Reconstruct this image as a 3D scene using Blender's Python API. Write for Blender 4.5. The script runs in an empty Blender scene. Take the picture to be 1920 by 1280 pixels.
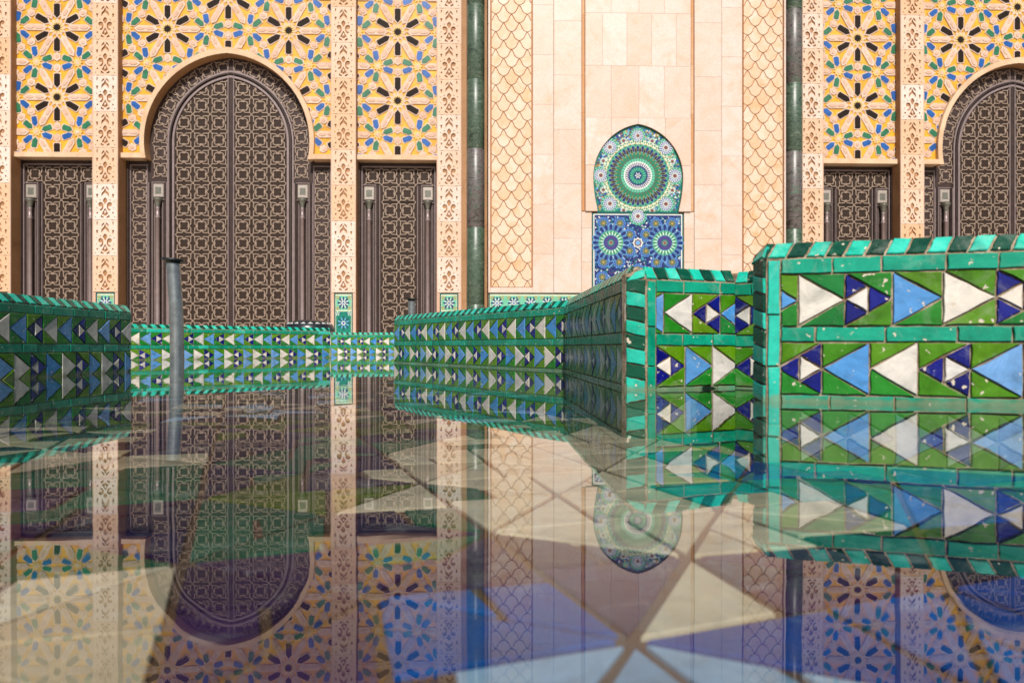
import bpy, bmesh, math, random
from mathutils import Vector, Matrix
from mathutils.geometry import delaunay_2d_cdt

random.seed(11)
R = math.radians
scene = bpy.context.scene
COL = scene.collection

# ------------------------------------------------------------------ camera, sky, sun, exposure
CAM_H = 0.065                                   # lens height above the water (water = 0)
cam = bpy.data.cameras.new('camera')
camo = bpy.data.objects.new('camera', cam)
COL.objects.link(camo)
camo.location = (0, 0, CAM_H)
camo.rotation_euler = (R(90), 0, 0)
cam.sensor_width = 36.0
cam.lens = 36.0 * 1333 / 1920
cam.shift_y = 9 / 1920
cam.clip_start = 0.01
cam.clip_end = 4000
cam.dof.use_dof = True
cam.dof.focus_distance = 1.9
cam.dof.aperture_fstop = 9.0
scene.camera = camo

SUN_EL, SUN_AZ = 42.0, 4.0                      # azimuth: degrees to the right of straight behind the camera
world = bpy.data.worlds.new('World')
scene.world = world
world.use_nodes = True
wn = world.node_tree
sky = wn.nodes.new('ShaderNodeTexSky')
sky.sky_type = 'NISHITA'
sky.sun_disc = False
sky.sun_elevation = R(SUN_EL)
sky.sun_rotation = R(180 - SUN_AZ)
bg = wn.nodes['Background']
wn.links.new(sky.outputs[0], bg.inputs[0])
bg.inputs[1].default_value = 0.06

sl = bpy.data.lights.new('sun', 'SUN')
sl.energy = 5.0
sl.angle = R(0.5)
sl.color = (1.0, 0.94, 0.87)
so = bpy.data.objects.new('sun', sl)
COL.objects.link(so)
sdir = Vector((math.sin(R(SUN_AZ)) * math.cos(R(SUN_EL)), -math.cos(R(SUN_AZ)) * math.cos(R(SUN_EL)), math.sin(R(SUN_EL))))
so.rotation_euler = sdir.to_track_quat('Z', 'Y').to_euler()
so.location = (3, -10, 12)

vs = scene.view_settings
vs.view_transform = 'Standard'
vs.look = 'None'
vs.exposure = 0.1
vs.gamma = 1.0
scene.render.engine = 'CYCLES'
scene.cycles.max_bounces = 10
scene.cycles.transparent_max_bounces = 12
scene.cycles.caustics_reflective = False
scene.cycles.caustics_refractive = False

# ------------------------------------------------------------------ materials
def lin(r, g, b):
    f = lambda c: (c / 255) / 12.92 if c / 255 <= 0.04045 else (((c / 255) + 0.055) / 1.055) ** 2.4
    return (f(r), f(g), f(b), 1.0)

class N:
    def __init__(s, name):
        s.m = bpy.data.materials.new(name)
        s.m.use_nodes = True
        s.t = s.m.node_tree
        s.p = s.t.nodes['Principled BSDF']
        s.out = s.t.nodes['Material Output']
    def new(s, ty, **kw):
        n = s.t.nodes.new(ty)
        for k, v in kw.items():
            setattr(n, k, v)
        return n
    def link(s, a, b):
        s.t.links.new(a, b)
    def noise(s, scale, detail=4, rough=0.55, src=None, dist=0.0):
        n = s.new('ShaderNodeTexNoise')
        n.inputs['Scale'].default_value = scale
        n.inputs['Detail'].default_value = detail
        n.inputs['Roughness'].default_value = rough
        n.inputs['Distortion'].default_value = dist
        if src is not None:
            s.link(src, n.inputs['Vector'])
        return n
    def ramp(s, fac, stops):
        n = s.new('ShaderNodeValToRGB')
        e = n.color_ramp.elements
        while len(e) < len(stops):
            e.new(0.5)
        for el, (p, c) in zip(e, stops):
            el.position = p
            el.color = c if len(c) == 4 else (*c, 1)
        s.link(fac, n.inputs[0])
        return n
    def mix(s, fac, a, b, mode='MIX'):
        n = s.new('ShaderNodeMix', data_type='RGBA', blend_type=mode)
        for i, v in ((0, fac), (6, a), (7, b)):
            if hasattr(v, 'links') or hasattr(v, 'is_output'):
                s.link(v, n.inputs[i])
            else:
                n.inputs[i].default_value = v
        return n.outputs[2]
    def coords(s, jump=True):
        """object space of the world plus a random jump for each piece"""
        tc = s.new('ShaderNodeTexCoord')
        if not jump:
            return tc.outputs['Object'], None
        oi = s.new('ShaderNodeObjectInfo')
        mul = s.new('ShaderNodeVectorMath', operation='MULTIPLY')
        mul.inputs[1].default_value = (37.1, 91.7, 53.3)
        comb = s.new('ShaderNodeCombineXYZ')
        for i in range(3):
            s.link(oi.outputs['Random'], comb.inputs[i])
        s.link(comb.outputs[0], mul.inputs[0])
        add = s.new('ShaderNodeVectorMath', operation='ADD')
        s.link(tc.outputs['Object'], add.inputs[0])
        s.link(mul.outputs[0], add.inputs[1])
        return add.outputs[0], oi.outputs['Random']
    def bump(s, h, strength, dist):
        n = s.new('ShaderNodeBump')
        n.inputs['Strength'].default_value = strength
        n.inputs['Distance'].default_value = dist
        s.link(h, n.inputs['Height'])
        s.link(n.outputs[0], s.p.inputs['Normal'])

def waterline(m, base, strength=0.6):
    """lime crust and algae left on the walls just above the water"""
    geo = m.new('ShaderNodeNewGeometry')
    sep = m.new('ShaderNodeSeparateXYZ')
    m.link(geo.outputs['Position'], sep.inputs[0])
    n = m.noise(70, 4, 0.6, geo.outputs['Position'])
    add = m.new('ShaderNodeMath', operation='MULTIPLY_ADD')
    add.inputs[1].default_value = -0.016
    m.link(n.outputs[0], add.inputs[0])
    m.link(sep.outputs[2], add.inputs[2])
    mr = m.new('ShaderNodeMapRange')
    mr.inputs['From Min'].default_value = -0.006
    mr.inputs['From Max'].default_value = 0.001
    mr.inputs['To Min'].default_value = strength
    mr.inputs['To Max'].default_value = 0.0
    m.link(add.outputs[0], mr.inputs['Value'])
    crust = m.mix(n.outputs[0], lin(92, 104, 62), lin(150, 140, 110))
    return m.mix(mr.outputs[0], base, crust)

def glaze(name, a, b, rough=0.16, chips=True, spec=0.5, scale=1.0, line=True):
    """hand-cut glazed tile: each piece between colours a and b, clouded, with pin holes, chips and pale scale"""
    m = N(name)
    v, rnd = m.coords()
    base = m.mix(rnd, a, b)
    cl = m.noise(30 * scale, 6, 0.7, v, 0.6)
    r = m.ramp(cl.outputs[0], [(0.28, (0.55, 0.57, 0.55)), (0.5, (0.98, 0.98, 0.98)), (0.72, (1.22, 1.2, 1.16))])
    base = m.mix(1.0, base, r.outputs[0], 'MULTIPLY')
    sc_ = m.noise(16 * scale, 7, 0.75, v, 1.2)                       # thin lime scale
    k0 = m.ramp(sc_.outputs[0], [(0.54, (0, 0, 0)), (0.75, (0.30, 0.30, 0.30))])
    base = m.mix(k0.outputs[0], base, lin(190, 190, 178))
    dk = m.noise(60 * scale, 5, 0.7, v, 0.5)                         # rubbed-in dirt
    k1 = m.ramp(dk.outputs[0], [(0.62, (0, 0, 0)), (0.78, (0.4, 0.4, 0.4))])
    base = m.mix(k1.outputs[0], base, lin(86, 70, 48))
    sp = m.noise(120 * scale, 3, 0.5, v)
    k = m.ramp(sp.outputs[0], [(0.675 if chips else 0.97, (0, 0, 0)), (0.70 if chips else 1.0, (1, 1, 1))])
    base = m.mix(k.outputs[0], base, lin(206, 194, 172))
    rr = m.ramp(cl.outputs[0], [(0.3, (rough * 0.8,) * 3), (0.7, (rough * 2.2,) * 3)])
    m.link(m.mix(k.outputs[0], rr.outputs[0], (0.8, 0.8, 0.8, 1)), m.p.inputs['Roughness'])
    if line:
        base = waterline(m, base)
    m.link(base, m.p.inputs['Base Color'])
    m.p.inputs['Specular IOR Level'].default_value = spec
    wv = m.noise(45 * scale, 3, 0.5, v)
    hm = m.mix(k.outputs[0], wv.outputs[0], (0.1, 0.1, 0.1, 1))
    m.bump(hm, 0.5, 0.0016 / scale)
    return m.m

def stone(name, a, b, c, rough=0.6, scale=1.0, stain=None, bump=0.25, vein=True, amt=0.6):
    m = N(name)
    v, rnd = m.coords()
    base = m.mix(rnd, a, b)
    n1 = m.noise(1.1 * scale, 6, 0.62, v, 0.8)
    r1 = m.ramp(n1.outputs[0], [(0.42, (0, 0, 0)), (0.72, (amt, amt, amt))])
    base = m.mix(r1.outputs[0], base, c)
    n2 = m.noise(14 * scale, 6, 0.7, v)
    r2 = m.ramp(n2.outputs[0], [(0.3, (0.86, 0.85, 0.84)), (0.7, (1.06, 1.06, 1.06))])
    base = m.mix(1.0, base, r2.outputs[0], 'MULTIPLY')
    if stain:
        n3 = m.noise(0.7 * scale, 5, 0.7, v, 1.5)
        r3 = m.ramp(n3.outputs[0], [(0.58, (0, 0, 0)), (0.74, (0.75, 0.75, 0.75))])
        base = m.mix(r3.outputs[0], base, stain)
    m.link(base, m.p.inputs['Base Color'])
    m.p.inputs['Roughness'].default_value = rough
    m.bump(n2.outputs[0], bump, 0.006 / scale)
    return m.m

def plain(name, c, rough=0.5, metal=0.0, var=0.25, scale=20, bump=0.0, bd=0.004, spec=0.5):
    m = N(name)
    v, rnd = m.coords()
    n = m.noise(scale, 5, 0.6, v)
    r = m.ramp(n.outputs[0], [(0.3, (1 - var,) * 3), (0.7, (1 + var * 0.5,) * 3)])
    m.link(m.mix(1.0, c, r.outputs[0], 'MULTIPLY'), m.p.inputs['Base Color'])
    m.p.inputs['Roughness'].default_value = rough
    m.p.inputs['Metallic'].default_value = metal
    m.p.inputs['Specular IOR Level'].default_value = spec
    if bump:
        m.bump(n.outputs[0], bump, bd)
    return m.m

M = {}
# fountain tiles
M['turq'] = glaze('glaze_turquoise', lin(16, 178, 150), lin(46, 192, 170))
M['dkgreen'] = glaze('glaze_bottle_green', lin(2, 58, 44), lin(4, 84, 60))
M['teal'] = glaze('glaze_teal', lin(2, 130, 100), lin(10, 156, 126))
M['lime'] = glaze('glaze_leaf_green', lin(58, 122, 10), lin(94, 138, 12))
M['green'] = glaze('glaze_green', lin(6, 110, 46), lin(34, 126, 22))
M['white'] = glaze('glaze_white', lin(208, 204, 198), lin(222, 212, 196))
M['sky'] = glaze('glaze_sky_blue', lin(58, 136, 202), lin(112, 160, 210))
M['navy'] = glaze('glaze_cobalt', lin(3, 10, 92), lin(8, 20, 124))
FL = {}
for k_, a_, b_ in (('white', (164, 142, 112), (184, 164, 134)), ('pale', (112, 138, 160), (140, 158, 172)), ('purple', (30, 12, 40), (56, 30, 66)), ('deepblue', (2, 44, 110), (6, 74, 132)), ('navy', (5, 5, 38), (10, 10, 52)),
                   ('green', (2, 62, 44), (8, 80, 54)), ('lime', (56, 72, 14), (74, 86, 20)), ('sky', (60, 120, 180), (90, 140, 190)), ('teal', (2, 104, 104), (8, 124, 120))):
    FL[k_] = glaze('floor_glaze_' + k_, lin(*a_), lin(*b_), 0.3, False, 0.08, 0.6, False)
def mortar(name, a, b):
    m = N(name)
    tc = m.new('ShaderNodeTexCoord')
    n = m.noise(26, 6, 0.7, tc.outputs['Object'])
    n2 = m.noise(220, 4, 0.7, tc.outputs['Object'])
    base = m.mix(m.ramp(n.outputs[0], [(0.38, (0, 0, 0)), (0.6, (1, 1, 1))]).outputs[0], a, b)
    base = m.mix(1.0, base, m.ramp(n2.outputs[0], [(0.3, (0.65,) * 3), (0.7, (1.15,) * 3)]).outputs[0], 'MULTIPLY')
    base = waterline(m, base, 0.8)
    m.link(base, m.p.inputs['Base Color'])
    m.p.inputs['Roughness'].default_value = 0.92
    m.bump(n2.outputs[0], 0.7, 0.002)
    return m.m
M['grout'] = mortar('brown_mortar', lin(112, 86, 62), lin(176, 160, 136))
M['pale_grout'] = mortar('pale_mortar', lin(150, 140, 112), lin(190, 186, 164))
M['floor_grout'] = plain('ochre_floor_mortar', lin(74, 46, 22), 0.9, 0, 0.4, 40, 0.6, 0.003)
# facade stone
M['ashlar'] = stone('pale_travertine', lin(206, 178, 160), lin(198, 166, 142), lin(194, 152, 122), 0.45, 1.0, lin(190, 138, 96))
M['slab'] = stone('peach_marble', lin(206, 193, 184), lin(199, 176, 160), lin(204, 170, 146), 0.45, 1.3, lin(200, 154, 120), 0.2, True, 0.9)
M['carved'] = stone('carved_cream_stone', lin(216, 202, 192), lin(208, 168, 130), lin(206, 168, 134), 0.7, 1.4, None, 0.4)
M['carved_core'] = stone('cream_stone_edge', lin(204, 178, 162), lin(198, 164, 140), lin(186, 142, 110), 0.7, 1.2, None, 0.4)
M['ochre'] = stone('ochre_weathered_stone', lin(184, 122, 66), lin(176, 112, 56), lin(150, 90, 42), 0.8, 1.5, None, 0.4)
M['jamb'] = stone('tan_stone', lin(172, 130, 92), lin(164, 122, 82), lin(134, 92, 56), 0.75, 1.3, None, 0.4)
M['sebka'] = stone('netted_cream_marble', lin(214, 194, 174), lin(208, 178, 150), lin(206, 158, 108), 0.5, 1.6, lin(200, 130, 66), 0.2, True, 0.9)
M['strap'] = stone('pinkish_carved_stone', lin(212, 190, 172), lin(204, 176, 154), lin(180, 140, 112), 0.75, 2.0, None, 0.5)
M['lintel'] = stone('buff_lintel_stone', lin(212, 184, 154), lin(206, 174, 142), lin(180, 138, 98), 0.7, 1.6, None, 0.4)
M['seam'] = stone('orange_weathered_joint_stone', lin(204, 168, 134), lin(190, 138, 92), lin(182, 128, 82), 0.8, 2.0)
M['yellow'] = plain('yellow_glaze', lin(218, 160, 30), 0.5, 0, 0.3, 2.5)
M['pyellow'] = plain('pale_yellow_stone', lin(216, 180, 108), 0.6, 0, 0.2, 6)
M['fblue'] = plain('blue_glaze_petal', lin(10, 82, 156), 0.45, 0, 0.35, 6)
M['fgreen'] = plain('green_glaze_petal', lin(30, 106, 72), 0.45, 0, 0.35, 6)
M['fblack'] = plain('black_brown_petal', lin(34, 23, 16), 0.6, 0, 0.3, 6, spec=0.15)
# bronze
M['bronze'] = plain('dark_bronze', lin(50, 36, 27), 0.6, 0.1, 0.45, 60, 0.5, 0.004, spec=0.25)
M['bronze2'] = plain('dark_bronze_frame', lin(62, 48, 44), 0.5, 0.15, 0.35, 6, spec=0.3)
M['strapmetal'] = plain('pale_bronze_strap', lin(164, 143, 126), 0.5, 0.15, 0.2, 10)
M['silver'] = plain('grey_lilac_moulding', lin(142, 126, 124), 0.4, 0.3, 0.2, 5)
M['plate'] = plain('tarnished_silver_plate', lin(172, 162, 152), 0.45, 0.3, 0.25, 25)
M['verd'] = plain('verdigris_bronze', lin(112, 112, 102), 0.45, 0.3, 0.3, 20)
M['steel'] = plain('weathered_steel', lin(150, 156, 158), 0.32, 0.8, 0.35, 30, 0.3, 0.0008)
M['iron'] = plain('dark_flange_iron', lin(52, 56, 56), 0.45, 0.7, 0.3, 30)
# fine mosaic
def flat(name, *c):
    return plain(name, lin(*c), 0.3, 0, 0.12, 8)
for k, c in dict(mwhite=(206, 212, 206), mmint=(104, 178, 148), mteal=(4, 118, 100), mgreen=(34, 112, 76), mnavy=(16, 36, 100),
                 mblue=(14, 58, 146), mbrown=(112, 66, 62), mblack=(32, 34, 40), mgold=(176, 136, 60), mpurple=(78, 56, 104),
                 mcream=(196, 204, 176), molive=(120, 120, 80), mlblue=(100, 156, 204), mdteal=(6, 84, 80)).items():
    M[k] = flat('mosaic_' + k[1:], *c)

def marble(name, purple=False):
    m = N(name)
    v, rnd = m.coords()
    mp = m.new('ShaderNodeMapping')
    mp.inputs['Scale'].default_value = (0.9, 2.4, 0.9)
    m.link(v, mp.inputs[0])
    n = m.noise(2.6, 8, 0.72, mp.outputs[0], 2.2)
    a = m.ramp(n.outputs[0], [(0.36, lin(12, 22, 18)), (0.44, lin(34, 66, 50)), (0.5, lin(78, 116, 92)), (0.545, lin(26, 46, 38)), (0.62, lin(126, 152, 128))])
    b = m.ramp(n.outputs[0], [(0.36, lin(20, 16, 20)), (0.44, lin(62, 48, 56)), (0.52, lin(136, 126, 128)), (0.55, lin(40, 34, 42)), (0.62, lin(96, 128, 106))])
    sel = m.ramp(rnd, [(0.62, (0, 0, 0)), (0.66, (1, 1, 1))])
    base = m.mix(sel.outputs[0], a.outputs[0], b.outputs[0])
    vn = m.noise(5, 6, 0.7, mp.outputs[0], 4.0)
    vr = m.ramp(vn.outputs[0], [(0.48, (0, 0, 0)), (0.5, (0.7,) * 3), (0.52, (0, 0, 0))])
    base = m.mix(vr.outputs[0], base, lin(196, 206, 190))
    base = m.mix(1.0, base, (0.62, 0.60, 0.58, 1), 'MULTIPLY')
    m.link(base, m.p.inputs['Base Color'])
    m.p.inputs['Roughness'].default_value = 0.38
    return m.m
M['marble'] = marble('green_marble')

def water_mat():
    m = N('clear_shallow_water')
    m.t.nodes.remove(m.p)
    tr = m.new('ShaderNodeBsdfTransparent')
    tr.inputs[0].default_value = (0.80, 0.89, 0.94, 1)
    gl = m.new('ShaderNodeBsdfGlossy')
    gl.inputs['Roughness'].default_value = 0.0
    gl.inputs['Color'].default_value = (1, 1, 1, 1)
    lw = m.new('ShaderNodeLayerWeight')            # Schlick's form of the Fresnel law for water
    lw.inputs['Blend'].default_value = 0.5
    pw = m.new('ShaderNodeMath', operation='POWER')
    pw.inputs[1].default_value = 4.9
    m.link(lw.outputs['Facing'], pw.inputs[0])
    fr = m.new('ShaderNodeMath', operation='MULTIPLY_ADD')
    fr.inputs[1].default_value = 0.98
    fr.inputs[2].default_value = 0.02
    m.link(pw.outputs[0], fr.inputs[0])
    tc = m.new('ShaderNodeTexCoord')
    n1 = m.noise(10, 4, 0.42, tc.outputs['Object'], 0.4)
    bp = m.new('ShaderNodeBump')
    bp.inputs['Strength'].default_value = 1.0
    bp.inputs['Distance'].default_value = 0.00018
    m.link(n1.outputs[0], bp.inputs['Height'])
    m.link(bp.outputs[0], gl.inputs['Normal'])
    mx = m.new('ShaderNodeMixShader')
    m.link(fr.outputs[0], mx.inputs[0])
    m.link(tr.outputs[0], mx.inputs[1])
    m.link(gl.outputs[0], mx.inputs[2])
    m.link(mx.outputs[0], m.out.inputs[0])
    return m.m
M['water'] = water_mat()
M['plaza'] = stone('plaza_paving', lin(206, 190, 172), lin(200, 184, 164), lin(180, 160, 138), 0.6, 1.0)

# ------------------------------------------------------------------ helpers
def link(o, parent=None):
    COL.objects.link(o)
    if parent is not None:
        o.parent = parent
    return o

def tag(o, label, cat, group=None, kind=None):
    o['label'] = label
    o['category'] = cat
    if group:
        o['group'] = group
    if kind:
        o['kind'] = kind
    return o

def thing(name, label, cat, mat, group=None):
    o = link(bpy.data.objects.new(name, None))
    o.empty_display_size = 0.1
    o.matrix_world = mat
    return tag(o, label, cat, group)

def mesh(name, verts, faces, mats, idx=None, smooth=False):
    me = bpy.data.meshes.new(name)
    me.from_pydata(verts, [], faces)
    for m in (mats if isinstance(mats, (list, tuple)) else [mats]):
        me.materials.append(m)
    if idx:
        for p, i in zip(me.polygons, idx):
            p.material_index = i
    if smooth:
        for p in me.polygons:
            p.use_smooth = True
    return me

def put(name, me, parent, loc=(0, 0, 0), rot=None, scale=None):
    o = link(bpy.data.objects.new(name, me), parent)
    o.location = loc
    if rot is not None:
        o.rotation_euler = rot
    if scale is not None:
        o.scale = scale
    return o

def area(p):
    return 0.5 * sum(p[i][0] * p[(i + 1) % len(p)][1] - p[(i + 1) % len(p)][0] * p[i][1] for i in range(len(p)))

def ccw(p):
    return list(p) if area(p) > 0 else list(reversed(p))

def inset(p, d):
    """move every edge of a ccw polygon inwards by d"""
    n = len(p)
    out = []
    for i in range(n):
        a, b, c = Vector(p[i - 1]), Vector(p[i]), Vector(p[(i + 1) % n])
        e1, e2 = (b - a), (c - b)
        if e1.length < 1e-9 or e2.length < 1e-9:
            out.append(tuple(b)); continue
        e1.normalize(); e2.normalize()
        n1, n2 = Vector((-e1.y, e1.x)), Vector((-e2.y, e2.x))
        s = n1 + n2
        if s.length < 1e-6:
            s = n1
        k = d / max(0.3, s.normalized().dot(n1))
        q = b + s.normalized() * k
        out.append((q.x, q.y))
    return out

def clip(p, nx, ny, d):
    """keep the side nx*x + ny*y >= d"""
    out = []
    n = len(p)
    for i in range(n):
        a, b = p[i], p[(i + 1) % n]
        da, db = nx * a[0] + ny * a[1] - d, nx * b[0] + ny * b[1] - d
        if da >= 0:
            out.append(a)
        if (da >= 0) != (db >= 0):
            t = da / (da - db)
            out.append((a[0] + (b[0] - a[0]) * t, a[1] + (b[1] - a[1]) * t))
    return out

def prism(name, poly, z0, z1, mat, ch=0.0):
    p = ccw(poly)
    n = len(p)
    v = [(x, y, z0) for x, y in p]
    f = []
    if ch > 0:
        q = inset(p, ch)
        v += [(x, y, z1 - ch) for x, y in p] + [(x, y, z1) for x, y in q]
        rings = 2
    else:
        v += [(x, y, z1) for x, y in p]
        rings = 1
    for r in range(rings):
        for i in range(n):
            j = (i + 1) % n
            f.append((r * n + i, r * n + j, (r + 1) * n + j, (r + 1) * n + i))
    f.append(tuple(range(rings * n, rings * n + n)))
    return mesh(name, v, f, mat)

def box(x0, x1, y0, y1):
    return [(x0, y0), (x1, y0), (x1, y1), (x0, y1)]

def inside(p, poly):
    x, y = p
    c = False
    n = len(poly)
    for i in range(n):
        (x1, y1), (x2, y2) = poly[i], poly[(i + 1) % n]
        if (y1 > y) != (y2 > y) and x < (x2 - x1) * (y - y1) / (y2 - y1) + x1:
            c = not c
    return c

def relief(name, polys, solid, z0, z1, mats, floor=True):
    """two-level carved slab: triangles where solid(pt) is 1 lie at z1, where 0 at z0 (or are left out), where None are nothing"""
    vs_, es = [], []
    for p in polys:
        b = len(vs_)
        vs_ += [Vector(q) for q in p]
        es += [(b + i, b + (i + 1) % len(p)) for i in range(len(p))]
    V, E_, F, *_ = delaunay_2d_cdt(vs_, es, [], 0, 1e-6)
    lv = []
    for f in F:
        c = sum((V[i] for i in f), Vector((0, 0))) / len(f)
        lv.append(solid((c.x, c.y)))
    verts, faces, idx, cache = [], [], [], {}
    def vid(i, z):
        k = (i, z)
        if k not in cache:
            cache[k] = len(verts)
            verts.append((V[i].x, V[i].y, z))
        return cache[k]
    em = {}
    for f, s in zip(F, lv):
        a = sum(V[f[i]].x * V[f[(i + 1) % 3]].y - V[f[(i + 1) % 3]].x * V[f[i]].y for i in range(3))
        f = tuple(f) if a > 0 else tuple(reversed(f))
        if s == 1:
            faces.append(tuple(vid(i, z1) for i in f)); idx.append(0)
        elif s == 0 and floor:
            faces.append(tuple(vid(i, z0) for i in f)); idx.append(1)
        if s == 1:
            for i in range(len(f)):
                em[(f[i], f[(i + 1) % len(f)])] = 1
    for (a, b) in em:
        if (b, a) not in em:
            faces.append((vid(b, z1), vid(a, z1), vid(a, z0), vid(b, z0))); idx.append(1)
    return mesh(name, verts, faces, mats, idx)

def ribbon_geo(verts, faces, pts, w, z0, z1, closed=False, ends=True):
    """raised strip along a polyline: top and two sides"""
    n = len(pts)
    L, Rr = [], []
    for i in range(n):
        a = Vector(pts[i - 1]) if (i > 0 or closed) else None
        b = Vector(pts[i])
        c = Vector(pts[(i + 1) % n]) if (i < n - 1 or closed) else None
        d1 = (b - a).normalized() if a is not None else None
        d2 = (c - b).normalized() if c is not None else None
        d1 = d1 if d1 is not None else d2
        d2 = d2 if d2 is not None else d1
        s = Vector((-d1.y, d1.x)) + Vector((-d2.y, d2.x))
        s = s.normalized() if s.length > 1e-6 else Vector((-d1.y, d1.x))
        k = (w / 2) / max(0.45, s.dot(Vector((-d1.y, d1.x))))
        L.append(b + s * k); Rr.append(b - s * k)
    base = len(verts)
    for i in range(n):
        verts += [(L[i].x, L[i].y, z0), (L[i].x, L[i].y, z1), (Rr[i].x, Rr[i].y, z1), (Rr[i].x, Rr[i].y, z0)]
    for i in range(n if closed else n - 1):
        a, b = base + 4 * i, base + 4 * ((i + 1) % n)
        for k in range(3):
            faces.append((a + k, b + k, b + k + 1, a + k + 1)[::-1])
    if not closed and ends:
        faces.append((base, base + 1, base + 2, base + 3))
        e = base + 4 * (n - 1)
        faces.append((e + 3, e + 2, e + 1, e))

def ribbon(name, pts, w, z0, z1, mat, closed=False):
    v, f = [], []
    ribbon_geo(v, f, pts, w, z0, z1, closed)
    return mesh(name, v, f, mat)

def lathe(name, prof, mat, seg=20, smooth=True):
    """profile (radius, height) turned round the local Y axis"""
    v, f = [], []
    for r, y in prof:
        for k in range(seg):
            a = 2 * math.pi * k / seg
            v.append((r * math.cos(a), y, -r * math.sin(a)))
    for i in range(len(prof) - 1):
        for k in range(seg):
            j = (k + 1) % seg
            f.append((i * seg + k, i * seg + j, (i + 1) * seg + j, (i + 1) * seg + k))
    f.append(tuple(range((len(prof) - 1) * seg, len(prof) * seg)))
    return mesh(name, v, f, mat, None, smooth)

def copy_tree(o, parent=None):
    c = o.copy()
    COL.objects.link(c)
    c.parent = parent
    for ch in o.children:
        copy_tree(ch, c)
    return c

UP = Vector((0, 0, 1))
def frame(origin, ax):
    """local X along the wall, local Y up, local Z out of the wall"""
    x = Vector((ax[0], ax[1], 0)).normalized()
    z = x.cross(UP)
    m = Matrix(((x.x, 0, z.x, origin[0]), (x.y, 0, z.y, origin[1]), (x.z, 1, z.z, origin[2]), (0, 0, 0, 1)))
    return m

# ------------------------------------------------------------------ ground, pool floor and water
def quad_sheet(name, pts, z, mat):
    return mesh(name, [(x, y, z) for x, y in pts], [tuple(range(len(pts)))], mat)

GROUND = -0.32
pts = [(-900, -300), (900, -300), (900, 1500), (-900, 1500)]
g = put('plaza_ground', quad_sheet('plaza_ground', pts, GROUND, M['plaza']), None)
g['kind'] = 'structure'

# basin outline (x to the right, y away), seen from above; walls stand along it
LW0, LW1 = (-0.985, 0.55), (-0.985, 1.835)
BW0, BW1 = (-1.83, 3.285), (-1.036, 4.05)
FW0, FW1 = (-1.50, 5.5), (-0.62, 5.5)
P0, P1, P2 = (-0.463, 2.806), (0.138, 1.839), (0.199, 1.055)
PC = (0.172, 1.064)                                # where the receding face meets the striped corner
P3 = (0.3485, 1.111)
E1 = (0.50, 0.96)
A0, A1 = (0.302, 0.845), (1.19, 0.572)
basin = [(1.22, 0.58), (1.22, -0.9), (-1.02, -0.9), (-1.02, 1.83), (-1.86, 3.28), (-1.07, 4.08), (-1.52, 5.52), (-0.60, 5.52), (-0.44, 2.83),
         (0.165, 1.86), (0.20, 1.09), (0.3485, 1.135), (0.51, 0.98), (0.31, 0.87)]
basin = ccw(basin)
FLOOR = -0.075
w = put('pool_water', quad_sheet('pool_water', basin, 0.0, M['water']), None)
w['kind'] = 'structure'
pf = put('pool_floor', quad_sheet('pool_floor', basin, FLOOR, M['floor_grout']), None)
pf['kind'] = 'structure'
rw = put('basin_rear_kerb', prism('basin_rear_kerb', box(-1.3, 1.5, -1.05, -0.9), GROUND, 0.05, M['grout'], 0.004), None)
tag(rw, 'plain mortar kerb closing the basin behind the viewer', 'kerb')

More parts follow.
